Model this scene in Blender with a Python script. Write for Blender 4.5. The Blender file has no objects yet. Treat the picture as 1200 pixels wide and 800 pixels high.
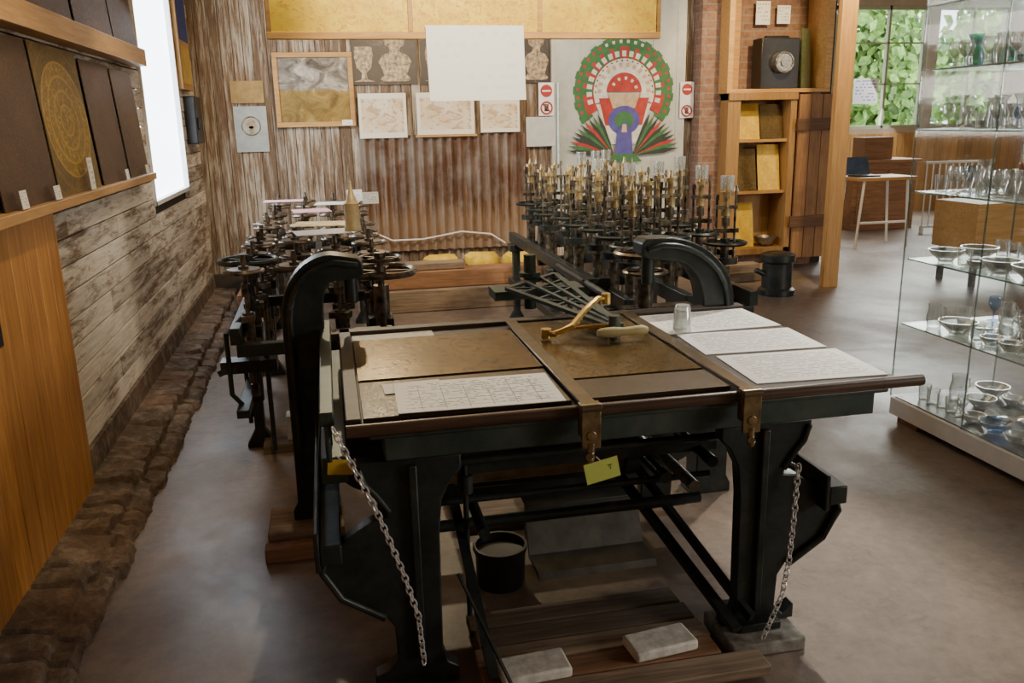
import bpy, bmesh, math, random
from mathutils import Vector, Matrix, noise as mn
random.seed(7)
S=bpy.context.scene; COL=S.collection
pi=math.pi
# ---------------------------------------------------------------- camera
yaw=math.radians(11.8); pt=math.atan(.26); ro=math.radians(1.2)
Z=Vector((0,0,1))
Fh=Vector((math.sin(yaw),math.cos(yaw),0)); R0=Vector((math.cos(yaw),-math.sin(yaw),0))
F=Fh*math.cos(pt)-Z*math.sin(pt); U0=Fh*math.sin(pt)+Z*math.cos(pt)
R=R0*math.cos(ro)-U0*math.sin(ro); U=U0*math.cos(ro)+R0*math.sin(ro)
cd=bpy.data.cameras.new('camera'); cam=bpy.data.objects.new('camera',cd); COL.objects.link(cam)
cd.lens=30; cd.sensor_width=36; cd.clip_start=.05
mw=Matrix((R,U,-F)).transposed().to_4x4(); mw.translation=Vector((0,0,1.65)); cam.matrix_world=mw
S.camera=cam
# ---------------------------------------------------------------- material helpers
class NT:
    def __init__(s,name):
        s.m=bpy.data.materials.new(name); s.m.use_nodes=True; s.t=s.m.node_tree
        s.b=s.t.nodes['Principled BSDF']; s.out=s.t.nodes['Material Output']
        s._c=None
    def n(s,k,**kw):
        x=s.t.nodes.new(k)
        for a,b in kw.items(): setattr(x,a,b)
        return x
    def l(s,a,b): s.t.links.new(a,b)
    def co(s,which='Object'):
        if not s._c: s._c=s.n('ShaderNodeTexCoord')
        return s._c.outputs[which]
    def mp(s,sc=(1,1,1),which='Object',rot=(0,0,0),loc=(0,0,0)):
        m=s.n('ShaderNodeMapping'); m.inputs['Scale'].default_value=sc; m.inputs['Rotation'].default_value=rot; m.inputs['Location'].default_value=loc
        s.l(s.co(which),m.inputs[0]); return m.outputs[0]
    def noise(s,vec,scale=5,detail=5,rough=.6,dist=0):
        x=s.n('ShaderNodeTexNoise'); x.inputs['Scale'].default_value=scale; x.inputs['Detail'].default_value=detail
        x.inputs['Roughness'].default_value=rough; x.inputs['Distortion'].default_value=dist; s.l(vec,x.inputs['Vector']); return x.outputs[0]
    def ramp(s,fac,stops,interp='LINEAR'):
        r=s.n('ShaderNodeValToRGB'); r.color_ramp.interpolation=interp; e=r.color_ramp.elements
        while len(e)<len(stops): e.new(.5)
        for i,(p,c) in enumerate(stops):
            e[i].position=p
            if not isinstance(c,(tuple,list)): c=(c,c,c)
            e[i].color=(*c[:3],1)
        s.l(fac,r.inputs[0]); return r.outputs[0]
    def mix(s,f,a,b,mode='MIX'):
        x=s.n('ShaderNodeMix',data_type='RGBA',blend_type=mode)
        for sock,v in ((x.inputs[0],f),(x.inputs[6],a),(x.inputs[7],b)):
            if isinstance(v,(int,float)): sock.default_value=v
            elif isinstance(v,tuple): sock.default_value=(*v[:3],1)
            else: s.l(v,sock)
        return x.outputs[2]
    def math(s,op,a,b=0.0,clamp=False):
        x=s.n('ShaderNodeMath',operation=op,use_clamp=clamp)
        for sock,v in ((x.inputs[0],a),(x.inputs[1],b)):
            if isinstance(v,(int,float)): sock.default_value=v
            else: s.l(v,sock)
        return x.outputs[0]
    def bump(s,h,st=.3,d=.01):
        x=s.n('ShaderNodeBump'); x.inputs['Strength'].default_value=st; x.inputs['Distance'].default_value=d
        s.l(h,x.inputs['Height']); s.l(x.outputs[0],s.b.inputs['Normal'])
    def vary(s,col,lo=.7,hi=1.2):
        a=s.n('ShaderNodeAttribute',attribute_name='v')
        f=s.math('ADD',s.math('MULTIPLY',a.outputs['Fac'],hi-lo),lo)
        c=s.n('ShaderNodeCombineXYZ')
        for i in range(3): s.l(f,c.inputs[i])
        return s.mix(1.0,col,c.outputs[0],'MULTIPLY')
    def fin(s,col=None,rough=.6,metal=0,**kw):
        if col is not None:
            if isinstance(col,tuple): s.b.inputs['Base Color'].default_value=(*col[:3],1)
            else: s.l(col,s.b.inputs['Base Color'])
        for k,v in (('Roughness',rough),('Metallic',metal)):
            if isinstance(v,(int,float)): s.b.inputs[k].default_value=v
            else: s.l(v,s.b.inputs[k])
        return s.m
def plain(name,c,rough=.6,metal=0,nz=.15,scale=12):
    t=NT(name); n=t.noise(t.mp(),scale,6)
    d=tuple(max(0,x*(1-nz*2)) for x in c); h=tuple(min(1,x*(1+nz*1.5)) for x in c)
    col=t.ramp(n,[(.3,d),(.7,h)])
    return t.fin(col,rough,metal)
def wood(name,c1,c2,axis='y',rough=.65,dark=None,lo=.7,hi=1.2,bump=.3):
    t=NT(name); s=[14,14,14]; s['xyz'.index(axis)]=1.0
    n=t.noise(t.mp(tuple(s)),3,8,.65,.6); col=t.ramp(n,[(.3,c1),(.7,c2)])
    if dark:
        n2=t.noise(t.mp(),1.6,5); col=t.mix(t.ramp(n2,[(.45,0.),(.7,.8)]),col,dark)
    col=t.vary(col,lo,hi); t.bump(n,bump,.004); return t.fin(col,rough)
def weathered(name,paint,wd,dark,axis,amount=.5,soft=.1,rough=.85,c1=9,c2=1.3):
    t=NT(name); s=[30,30,30]; s['xyz'.index(axis)]=2.0
    g=t.noise(t.mp(tuple(s)),2.2,10,.75,.3)
    s2=[c1,c1,c1]; s2['xyz'.index(axis)]=c2
    p=t.noise(t.mp(tuple(s2)),2.0,12,.78,.4); big=t.noise(t.mp(),.8,4)
    at=t.n('ShaderNodeAttribute',attribute_name='v')
    pp=t.math('ADD',t.math('ADD',p,t.math('MULTIPLY',at.outputs['Fac'],.08)),t.math('MULTIPLY',big,.35))
    wcol=t.ramp(g,[(.3,dark),(.65,wd)])
    pcol=t.ramp(g,[(.3,tuple(x*.6 for x in paint)),(.6,paint)])
    f=t.ramp(pp,[(amount,0.),(amount+soft,1.)])
    col=t.mix(f,wcol,pcol); col=t.vary(col,.75,1.12)
    t.bump(t.math('ADD',g,f),.5,.004); return t.fin(col,rough)
ORANGE=wood('orange_pine',(.32,.135,.032),(.64,.32,.09),'z',.5,lo=.75,hi=1.15)
PINEX=wood('pine_along_x',(.42,.21,.06),(.66,.38,.12),'x',.5)
PINEY=wood('pine_along_y',(.42,.23,.085),(.62,.38,.15),'y',.5)
PINEZ=wood('pine_along_z',(.40,.21,.065),(.62,.36,.12),'z',.5)
OLDX=wood('old_timber_x',(.14,.10,.068),(.38,.28,.19),'x',.85,dark=(.09,.06,.042))
OLDY=wood('old_timber_y',(.12,.08,.055),(.33,.24,.17),'y',.85,dark=(.08,.05,.035))
REDX=wood('reddish_timber',(.17,.08,.035),(.36,.19,.095),'x',.8)
DARKW=wood('dark_table_wood',(.028,.02,.016),(.08,.054,.04),'x',.5)
BOARDL=weathered('peeling_white_boards',(.86,.80,.71),(.40,.28,.19),(.10,.062,.038),'y',.62,.12)
BOARDB=weathered('weathered_vertical_planks',(.56,.50,.41),(.26,.165,.095),(.055,.032,.02),'z',.69,.14,c1=14,c2=.9)
def iron():
    t=NT('black_cast_iron'); n=t.noise(t.mp(),9,8,.7); n2=t.noise(t.mp(),60,3)
    col=t.ramp(n,[(.35,(.022,.029,.028)),(.6,(.045,.053,.050)),(.8,(.12,.09,.06))])
    t.bump(n2,.25,.002); return t.fin(col,t.ramp(n,[(.3,.26),(.7,.46)]),.4)
IRON=iron()
def greeniron():
    t=NT('greenish_painted_iron'); n=t.noise(t.mp(),7,8,.7)
    col=t.ramp(n,[(.35,(.04,.058,.054)),(.6,(.08,.105,.095)),(.8,(.14,.125,.095))])
    return t.fin(col,.42,.3)
GIRON=greeniron()
STEEL=plain('worn_steel',(.36,.34,.30),.35,.8,.25,30)
BRONZE=plain('worn_bronze',(.34,.25,.13),.32,.75,.3,25)
DULLB=plain('dull_brass_cone',(.5,.38,.2),.5,.2,.1,25)
BLACK=plain('black_plastic',(.02,.02,.022),.4)
WHITE=plain('white_paint',(.84,.84,.83),.5,0,.04)
GREY=plain('grey_stone',(.28,.27,.24),.85,0,.25,25)
WBRICK=plain('pale_block',(.84,.82,.76),.8,0,.15,30)
YEL=plain('yellow_fabric',(.75,.52,.05),.7)
CHAIN=plain('galvanised_chain',(.85,.85,.85),.35,.4,.1,40)
def floor_mat():
    t=NT('worn_concrete_floor'); n=t.noise(t.mp(),.9,8,.65,.6); n2=t.noise(t.mp(),14,8,.7); n3=t.noise(t.mp(),.5,4,.5)
    col=t.ramp(n,[(.3,(.125,.088,.066)),(.5,(.215,.158,.122)),(.72,(.31,.235,.185))])
    col=t.mix(t.ramp(n3,[(.5,0.),(.62,.4)]),col,(.155,.14,.14))
    col=t.mix(.4,col,t.ramp(n2,[(.3,(.07,.052,.040)),(.7,(.33,.26,.205))]))
    n5=t.noise(t.mp(),2.2,10,.8,.5); col=t.mix(t.ramp(n5,[(.52,0.),(.64,.55)]),col,(.085,.063,.052))
    n6=t.noise(t.mp((1,1,1),loc=(7,3,0)),4,10,.85); col=t.mix(t.ramp(n6,[(.60,0.),(.68,.4)]),col,(.42,.36,.31))
    t.bump(n2,.25,.004); return t.fin(col,t.ramp(n,[(.3,.30),(.7,.6)]))
FLOORM=floor_mat()
def brick():
    t=NT('red_brick'); b=t.n('ShaderNodeTexBrick'); 
    sp=t.n('ShaderNodeSeparateXYZ'); t.l(t.co(),sp.inputs[0]); cb=t.n('ShaderNodeCombineXYZ')
    t.l(t.math('ADD',sp.outputs[0],sp.outputs[1]),cb.inputs[0]); t.l(sp.outputs[2],cb.inputs[1]); t.l(cb.outputs[0],b.inputs['Vector'])
    b.inputs['Scale'].default_value=1; b.inputs['Brick Width'].default_value=.25; b.inputs['Row Height'].default_value=.078
    b.inputs['Mortar Size'].default_value=.009; b.inputs['Color1'].default_value=(.24,.10,.06,1); b.inputs['Color2'].default_value=(.34,.17,.11,1); b.inputs['Mortar'].default_value=(.28,.24,.2,1)
    n=t.noise(t.mp(),18,6); col=t.mix(.4,b.outputs[0],t.ramp(n,[(.3,(.10,.06,.045)),(.7,(.4,.28,.2))]))
    t.bump(t.math('SUBTRACT',n,b.outputs[1]),.5,.01); return t.fin(col,.9)
BRICK=brick()
def rust():
    t=NT('rusty_corrugated_iron'); n=t.noise(t.mp((11,11,.9)),2.5,9,.75,.5)
    sp=t.n('ShaderNodeSeparateXYZ'); t.l(t.co(),sp.inputs[0]); n2=t.noise(t.mp((1,1,1),loc=(4,0,1)),1.8,6,.7)
    col=t.ramp(n,[(.3,(.035,.018,.010)),(.48,(.11,.05,.025)),(.62,(.21,.12,.07)),(.76,(.42,.36,.30))])
    col=t.mix(t.ramp(n2,[(.45,0.),(.62,.55)]),col,(.30,.27,.23))
    col=t.mix(t.ramp(t.math('ADD',n,t.math('MULTIPLY',sp.outputs[2],-.9)),[(.0,0.),(.25,.6)]),col,(.36,.24,.14))
    return t.fin(col,.65,.2)
RUST=rust()
def stone():
    t=NT('rough_stone_footing'); n=t.noise(t.mp(),9,10,.75); n2=t.noise(t.mp(),2.5,4)
    col=t.ramp(n,[(.3,(.05,.035,.025)),(.5,(.17,.125,.088)),(.7,(.42,.34,.26))]); col=t.mix(t.ramp(n2,[(.45,0.),(.65,.5)]),col,(.22,.12,.07))
    t.bump(n,1,.03); return t.fin(col,.95)
STONE=stone()
def etched(name,base,line,scale=14,kind='v',metal=.75,rough=.4,w=.06,disc=None,which='UV',strength=.9,th=.5):
    t=NT(name); c=t.mp((1,1,1),which)
    n=t.noise(c,3,6); n4=t.noise(c,scale*1.5,3)
    if kind=='v':
        v=t.n('ShaderNodeTexVoronoi',feature='DISTANCE_TO_EDGE'); v.inputs['Scale'].default_value=scale
        ns=t.n('ShaderNodeTexNoise'); ns.inputs['Scale'].default_value=6; t.l(c,ns.inputs['Vector'])
        mx=t.mix(.25,c,ns.outputs[1]); t.l(mx,v.inputs['Vector']); f=t.ramp(v.outputs['Distance'],[(0.,1.),(w,0.)])
    elif kind=='w':
        ns=t.n('ShaderNodeTexNoise'); ns.inputs['Scale'].default_value=scale*.35; ns.inputs['Detail'].default_value=1; t.l(c,ns.inputs['Vector'])
        v=t.math('FRACT',t.math('MULTIPLY',ns.outputs[0],9)); f=t.math('LESS_THAN',v,.25)
    elif kind=='n':
        f=t.ramp(t.noise(c,scale,8,.7,1.5),[(th,0.),(th+.06,1.)])
    bc=t.ramp(n,[(.3,tuple(x*.7 for x in base)),(.7,tuple(min(1,x*1.25) for x in base))])
    f=t.math('MULTIPLY',f,t.ramp(n4,[(.35,.2*strength),(.6,strength)]))
    if disc:
        sp=t.n('ShaderNodeSeparateXYZ'); t.l(t.co(which),sp.inputs[0])
        dx=t.math('MULTIPLY',t.math('SUBTRACT',sp.outputs[0],.5),disc[0]); dy=t.math('MULTIPLY',t.math('SUBTRACT',sp.outputs[1],.5),disc[1])
        rr=t.math('SQRT',t.math('ADD',t.math('MULTIPLY',dx,dx),t.math('MULTIPLY',dy,dy)))
        msk=t.math('LESS_THAN',rr,.46); rg=t.math('LESS_THAN',t.math('FRACT',t.math('MULTIPLY',rr,9)),.18)
        f=t.math('MULTIPLY',t.math('MAXIMUM',f,t.math('MULTIPLY',rg,.6)),t.math('ADD',t.math('MULTIPLY',msk,.75),.25))
        bc=t.mix(t.math('MULTIPLY',msk,.5),bc,disc[2])
    col=t.mix(f,bc,line); t.bump(f,.3,.002); return t.fin(col,rough,metal)
E_GOLD=etched('bright_brass_etching',(.98,.60,.055),(.66,.34,.03),16,'n',.1,.4)
E_GOLD2=etched('bright_brass_etching_b',(.97,.58,.06),(.60,.31,.03),22,'n',.1,.4)
E_DARK=etched('dark_brown_plate',(.085,.048,.03),(.15,.09,.05),30,'v',.3,.5,.1)
E_DARK2=etched('dark_plate_small_motifs',(.10,.058,.035),(.20,.13,.07),26,'n',.3,.5)
E_OLIVE=etched('olive_plate_gold_rosette',(.15,.10,.03),(.60,.38,.06),20,'n',.3,.5,.09,disc=(.95,1.15,(.36,.23,.04)))
E_TAB=etched('table_brass_scrollwork',(.20,.13,.042),(.028,.018,.009),13,'w',.75,.26,strength=1)
E_TAB2=etched('table_brass_fine_etching',(.22,.145,.05),(.045,.029,.014),18,'n',.75,.26,strength=1)
E_TAB3=etched('table_dark_plate',(.06,.041,.024),(.15,.105,.052),50,'n',.5,.34)
def picplate():
    t=NT('silver_and_gold_plate'); sp=t.n('ShaderNodeSeparateXYZ'); t.l(t.co('UV'),sp.inputs[0]); n=t.noise(t.mp((1,1,1),'UV'),4,8,.65,1)
    gold=t.ramp(n,[(.3,(.10,.06,.02)),(.5,(.26,.17,.04)),(.7,(.42,.30,.1))]); sil=t.ramp(n,[(.35,(.05,.04,.03)),(.5,(.18,.16,.14)),(.7,(.5,.47,.42))])
    f=t.ramp(t.math('ADD',sp.outputs[1],t.math('MULTIPLY',n,.3)),[(.62,0.),(.68,1.)]); return t.fin(t.mix(f,gold,sil),.45,.35)
E_PIC=picplate()
E_BRN=etched('photo_sheet_brown',(.035,.022,.015),(.22,.15,.09),4,'n',.0,.4,strength=.5,th=.56)
def tinted():
    t=NT('tinted_drawing'); sp=t.n('ShaderNodeSeparateXYZ'); t.l(t.co('UV'),sp.inputs[0]); n=t.noise(t.mp((1,1,1),'UV'),5,8,.65,1.5); n2=t.noise(t.mp((1,1,1),'UV'),2.2,3)
    def wn(s_,lo,hi): return t.math('MULTIPLY',t.math('GREATER_THAN',s_,lo),t.math('LESS_THAN',s_,hi))
    m=t.math('MULTIPLY',wn(sp.outputs[0],.06,.94),wn(sp.outputs[1],.12,.88)); f=t.math('MULTIPLY',m,t.ramp(n,[(.50,0.),(.56,.6)]))
    bc=t.mix(t.math('MULTIPLY',m,t.ramp(n2,[(.35,.15),(.65,.8)])),(.82,.75,.60),(.66,.44,.20)); return t.fin(t.mix(f,bc,(.38,.20,.07)),.7)
E_PAP=tinted()
def paper(name,c=(.9,.89,.86),ink=(.08,.08,.09),rows=30,words=26,dens=.5,grid=False,strength=.8,margin=.08,top=.92):
    t=NT(name); sp=t.n('ShaderNodeSeparateXYZ'); t.l(t.co('UV'),sp.inputs[0]); x,y=sp.outputs[0],sp.outputs[1]
    ry=t.math('MULTIPLY',y,rows); row=t.math('FLOOR',ry); f=t.math('LESS_THAN',t.math('FRACT',ry),.42)
    cb=t.n('ShaderNodeCombineXYZ'); t.l(t.math('FLOOR',t.math('MULTIPLY',x,words*3)),cb.inputs[0]); t.l(row,cb.inputs[1])
    wn=t.n('ShaderNodeTexWhiteNoise',noise_dimensions='2D'); t.l(cb.outputs[0],wn.inputs['Vector'])
    f=t.math('MULTIPLY',f,t.math('LESS_THAN',wn.outputs[0],dens))
    for s_,lo,hi in ((x,margin,1-margin),(y,margin,top)):
        f=t.math('MULTIPLY',f,t.math('MULTIPLY',t.math('GREATER_THAN',s_,lo),t.math('LESS_THAN',s_,hi)))
    if grid:
        g=t.math('MAXIMUM',t.math('LESS_THAN',t.math('FRACT',t.math('MULTIPLY',x,7)),.035),t.math('LESS_THAN',t.math('FRACT',t.math('MULTIPLY',y,9)),.08))
        for s_,lo,hi in ((x,.05,.96),(y,.06,.84)):
            g=t.math('MULTIPLY',g,t.math('MULTIPLY',t.math('GREATER_THAN',s_,lo),t.math('LESS_THAN',s_,hi)))
        f=t.math('MAXIMUM',f,g)
    col=t.mix(t.math('MULTIPLY',f,strength),c,ink); return t.fin(col,.5)
P_TXT=paper('printed_sheet',rows=17,words=14,strength=.55,dens=.72)
P_GRID=paper('printed_form',rows=18,words=16,dens=.4,grid=True,strength=.85)
P_BIG=paper('large_white_notice',(1,1,1),(.7,.68,.63),rows=7,words=5,dens=.3,strength=.2)
P_PLAIN=paper('blank_paper',(.85,.84,.81),rows=12,dens=.3,strength=.3)
P_PINK=plain('pink_paper',(.78,.42,.46),.7); P_YEL=plain('yellowish_paper',(.78,.62,.34),.7)
P_LAB=paper('small_label',rows=6,words=4,strength=.5)
def thinglass(name,tint=(.9,.97,.95),base=.08,dens=.0,k=.75,dc=(.75,.82,.8),rg=.05):
    t=NT(name); t.t.nodes.remove(t.b); tr=t.n('ShaderNodeBsdfTransparent'); tr.inputs[0].default_value=(*tint,1)
    g=t.n('ShaderNodeBsdfGlossy'); g.inputs['Roughness'].default_value=rg; g.inputs[0].default_value=(1,1,1,1)
    lw=t.n('ShaderNodeLayerWeight'); lw.inputs[0].default_value=.35
    f=t.math('ADD',t.math('MULTIPLY',lw.outputs['Facing'],k),base,True); f2=t.math('POWER',f,1.6)
    mx=t.n('ShaderNodeMixShader'); t.l(f2,mx.inputs[0]); t.l(tr.outputs[0],mx.inputs[1]); t.l(g.outputs[0],mx.inputs[2])
    last=mx.outputs[0]
    if dens:
        df=t.n('ShaderNodeBsdfDiffuse'); df.inputs[0].default_value=(*dc,1); m2=t.n('ShaderNodeMixShader')
        t.l(t.math('ADD',t.math('MULTIPLY',lw.outputs['Facing'],dens*1.6),dens*.4,True),m2.inputs[0])
        t.l(last,m2.inputs[1]); t.l(df.outputs[0],m2.inputs[2]); last=m2.outputs[0]
    t.l(last,t.out.inputs[0]); return t.m
PANE=thinglass('clear_pane',(.97,.98,.975),.04,k=.4); SHELFG=thinglass('clear_glass_shelf',(.86,.92,.89),.08,.10,.4)
GLS=thinglass('clear_glassware',(.95,.98,.97),.36,.24,.8,(.97,.98,.97),.09); GTEAL=thinglass('teal_glassware',(.25,.65,.60),.15,.12); GAMB=thinglass('amber_glassware',(.6,.25,.15),.15,.12); GBLUE=thinglass('blue_glassware',(.55,.68,.85),.15,.12)
# ---------------------------------------------------------------- geometry builder
class B:
    def __init__(s): s.bm=bmesh.new(); s.mi=0; s.v=None; s.uvl=s.bm.loops.layers.uv.new('UVMap'); s.cl=s.bm.loops.layers.float_color.new('v'); s.n0=0
    def _f(s):
        s.bm.faces.ensure_lookup_table(); v=random.random() if s.v is None else s.v
        for f in s.bm.faces[s.n0:]:
            f.material_index=s.mi
            for l in f.loops: l[s.cl]=(v,v,v,1)
        s.n0=len(s.bm.faces); return s
    def box(s,x0,x1,y0,y1,z0,z1,rot=None,piv=None):
        c=Vector(((x0+x1)/2,(y0+y1)/2,(z0+z1)/2)); m=Matrix.Diagonal((abs(x1-x0),abs(y1-y0),abs(z1-z0),1))
        M=Matrix.Translation(c)@(rot.to_4x4() if rot else Matrix())@m
        bmesh.ops.create_cube(s.bm,size=1,matrix=M); return s._f()
    def cyl(s,p0,p1,r0,r1=None,seg=14):
        p0,p1=Vector(p0),Vector(p1); d=p1-p0; r1=r0 if r1 is None else r1
        q=Z.rotation_difference(d).to_matrix().to_4x4()
        bmesh.ops.create_cone(s.bm,cap_ends=True,segments=seg,radius1=r0,radius2=r1,depth=d.length,matrix=Matrix.Translation((p0+p1)/2)@q); return s._f()
    def bar(s,p0,p1,w,h):
        p0,p1=Vector(p0),Vector(p1); d=p1-p0; q=d.to_track_quat('Y','Z').to_matrix().to_4x4()
        bmesh.ops.create_cube(s.bm,size=1,matrix=Matrix.Translation((p0+p1)/2)@q@Matrix.Diagonal((w,d.length,h,1))); return s._f()
    def lathe(s,prof,loc=(0,0,0),seg=20,sx=1,sy=1):
        rings=[]
        for r,z in prof:
            if r<1e-5: rings.append([s.bm.verts.new((loc[0],loc[1],loc[2]+z))])
            else: rings.append([s.bm.verts.new((loc[0]+sx*r*math.cos(2*pi*i/seg),loc[1]+sy*r*math.sin(2*pi*i/seg),loc[2]+z)) for i in range(seg)])
        for a,b in zip(rings,rings[1:]):
            for i in range(seg):
                j=(i+1)%seg
                if len(a)==1 and len(b)==1: continue
                if len(a)==1: s.bm.faces.new((a[0],b[j],b[i]))
                elif len(b)==1: s.bm.faces.new((a[i],a[j],b[0]))
                else: s.bm.faces.new((a[i],a[j],b[j],b[i]))
        return s._f()
    def prism(s,pts,y0,y1,plane='xz'):
        def P(a,b,c): return (a,c,b) if plane=='xz' else ((c,a,b) if plane=='yz' else (a,b,c))
        A=[s.bm.verts.new(P(a,b,y0)) for a,b in pts]; C=[s.bm.verts.new(P(a,b,y1)) for a,b in pts]
        fs=[s.bm.faces.new(A),s.bm.faces.new(C[::-1])]
        n=len(pts)
        for i in range(n): fs.append(s.bm.faces.new((A[i],A[(i+1)%n],C[(i+1)%n],C[i])))
        bmesh.ops.recalc_face_normals(s.bm,faces=fs); return s._f()
    def tube(s,pts,r,seg=8,closed=False):
        pts=[Vector(p) for p in pts]; n=len(pts); rings=[]
        up=Vector((.3,.2,1)).normalized()
        for i,p in enumerate(pts):
            if closed: d=pts[(i+1)%n]-pts[i-1]
            else: d=pts[min(i+1,n-1)]-pts[max(i-1,0)]
            d.normalize(); a=d.cross(up)
            if a.length<.05: a=d.cross(Vector((1,0,0)))
            a.normalize(); b=d.cross(a); rr=r[i] if isinstance(r,(list,tuple)) else r
            rings.append([s.bm.verts.new(p+a*rr*math.cos(2*pi*k/seg)+b*rr*math.sin(2*pi*k/seg)) for k in range(seg)])
        R_=list(zip(rings,rings[1:]))
        if closed: R_.append((rings[-1],rings[0]))
        fs=[]
        for a,b in R_:
            for k in range(seg): fs.append(s.bm.faces.new((a[k],a[(k+1)%seg],b[(k+1)%seg],b[k])))
        if not closed: fs+= [s.bm.faces.new(rings[0]),s.bm.faces.new(rings[-1][::-1])]
        bmesh.ops.recalc_face_normals(s.bm,faces=fs); return s._f()
    def torus(s,c,R_,r,M=None,n=24,seg=8,sx=1):
        c=Vector(c); M=M or Matrix.Identity(3)
        return s.tube([c+M@Vector((sx*R_*math.cos(2*pi*i/n),R_*math.sin(2*pi*i/n),0)) for i in range(n)],r,seg,True)
    def quad(s,a,b,c,d,th=0):
        vs=[s.bm.verts.new(p) for p in (a,b,c,d)]; f=s.bm.faces.new(vs)
        for l,uv in zip(f.loops,((0,0),(1,0),(1,1),(0,1))): l[s.uvl].uv=uv
        s._f()
        if th:
            n=(Vector(b)-Vector(a)).cross(Vector(d)-Vector(a)).normalized()*th
            w=[s.bm.verts.new(Vector(p)-n) for p in (a,b,c,d)]
            s.bm.faces.new(w[::-1])
            for i in range(4): s.bm.faces.new((vs[i],w[i],w[(i+1)%4],vs[(i+1)%4]))
            s._f()
        return s
    def poly(s,pts):
        s.bm.faces.new([s.bm.verts.new(p) for p in pts]); return s._f()
W={}
def add(name,b,mats,parent=None,label=None,cat=None,group=None,kind=None,bevel=0,smooth=True,rot=None):
    if not isinstance(mats,(list,tuple)): mats=[mats]
    vs=b.bm.verts; lo=[min(v.co[i] for v in vs) for i in range(3)]; hi=[max(v.co[i] for v in vs) for i in range(3)]
    o=Vector(((lo[0]+hi[0])/2,(lo[1]+hi[1])/2,lo[2]))
    bmesh.ops.translate(b.bm,verts=b.bm.verts[:],vec=-o)
    me=bpy.data.meshes.new(name); b.bm.to_mesh(me); b.bm.free()
    for m in mats: me.materials.append(m)
    if smooth: me.shade_smooth(); me.set_sharp_from_angle(angle=math.radians(35))
    ob=bpy.data.objects.new(name,me); COL.objects.link(ob); W[ob]=o
    if parent: ob.parent=parent; ob.location=o-W[parent]
    else: ob.location=o
    if bevel:
        m=ob.modifiers.new('bevel','BEVEL'); m.width=bevel; m.segments=2; m.limit_method='ANGLE'; m.angle_limit=math.radians(40)
    for k,v in (('label',label),('category',cat),('group',group),('kind',kind)):
        if v: ob[k]=v
    return ob
def thing(name,label,cat,loc,group=None):
    e=bpy.data.objects.new(name,None); e.empty_display_size=.1; COL.objects.link(e); e.location=loc; W[e]=Vector(loc)
    e['label']=label; e['category']=cat
    if group: e['group']=group
    return e
def children_of(o): return [c for c in bpy.data.objects if c.parent==o]
def clone(o,loc,parent=None,scale=None,rz=0,kids=None):
    c=o.copy(); COL.objects.link(c); W[c]=Vector(loc)
    c.parent=parent; c.location=Vector(loc)-(W[parent] if parent else Vector())
    if scale: c.scale=scale
    if rz: c.rotation_euler=(0,0,rz)
    for k in (kids if kids is not None else children_of(o)):
        k2=k.copy(); COL.objects.link(k2); k2.parent=c
    return c
# ---------------------------------------------------------------- ROOM
ST='structure'
b=B(); b.box(-1.6,12,-2.6,13.2,-.1,0); add('floor',b,FLOORM,kind=ST)
b=B(); b.box(-1.6,12,-2.6,13.2,3.6,3.7); add('ceiling',b,wood('ceiling_boards',(.3,.22,.16),(.45,.35,.26),'y'),kind=ST)
WY0,WY1,WZ0,WZ1=6.2,7.72,1.13,2.8
b=B()
DW=plain('dark_wall_core',(.05,.04,.03),.9)
b.box(-1.35,-1.19,-2.6,WY0,0,3.6); b.box(-1.35,-1.19,WY1,8.9,0,3.6); b.box(-1.35,-1.19,WY0,WY1,0,WZ0); b.box(-1.35,-1.19,WY0,WY1,WZ1,3.6)
b.mi=1
z=.24
while z<3.55:
    h=.118; segs=[(-2.6,8.78)]
    if z+h>WZ0 and z<WZ1: segs=[(-2.6,WY0),(WY1,8.78)]
    for a,c in segs:
        y=a
        while y<c-.01:
            e=min(c,y+random.uniform(1.6,3.2)); 
            if c-e<.4: e=c
            b.box(-1.185,-1.15-random.uniform(0,.008),y+.002,e-.002,z,z+h-.007); y=e
    z+=h
add('wall_left',b,[DW,BOARDL],kind=ST,bevel=.002)
b=B(); y=-2.6
while y<3.88: b.box(-1.148,-1.122,y,min(y+.138,3.9),.03,1.33); y+=.141
add('trim_1',b,ORANGE,kind=ST,bevel=.003)
b=B(); ny=900; prev=None; rb=random.Random(5); edges=[-2.6]
while edges[-1]<8.7: edges.append(edges[-1]+rb.uniform(.12,.34))
blk=[(rb.uniform(-.012,.016),rb.uniform(-.012,.014)) for _ in edges]
bi=0
for j in range(ny+1):
    y=-2.6+11.3*j/ny
    while bi+1<len(edges) and y>edges[bi+1]: bi+=1
    gap=min(y-edges[bi],edges[bi+1]-y if bi+1<len(edges) else 1); g=.02 if gap<.012 else 0
    dx,dz=blk[bi]; hz=.0 if y>3.9 else -.02
    prof=[(-1.19,.24+hz*4),(-1.14,.235+hz*6),(-1.135,.12+hz),(-1.08,.115+hz),(-1.02,.112+hz+dz),(-.97,.108+hz+dz),(-.955+dx,.10+hz),(-.95+dx,.055),(-.92+dx,.052),(-.89+dx,.048),(-.875+dx,.035),(-.87+dx,0.)]
    row=[]
    for i,(x,z) in enumerate(prof):
        q=Vector((x*9,y*7,z*9)); d=mn.noise(q*1.6)*.012+mn.noise(q*5)*.010
        mid=0<i<len(prof)-1
        row.append(b.bm.verts.new((x+(d-g*.6 if i>2 else 0),y,max(0,z+(mn.noise(q*3+Vector((5,0,0)))*.018-g if mid and i>2 else 0)))))
    if prev:
        for i in range(len(prof)-1): b.bm.faces.new((prev[i],prev[i+1],row[i+1],row[i]))
    prev=row
b._f(); add('baseboard_left',b,STONE,kind=ST)
b=B()
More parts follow.
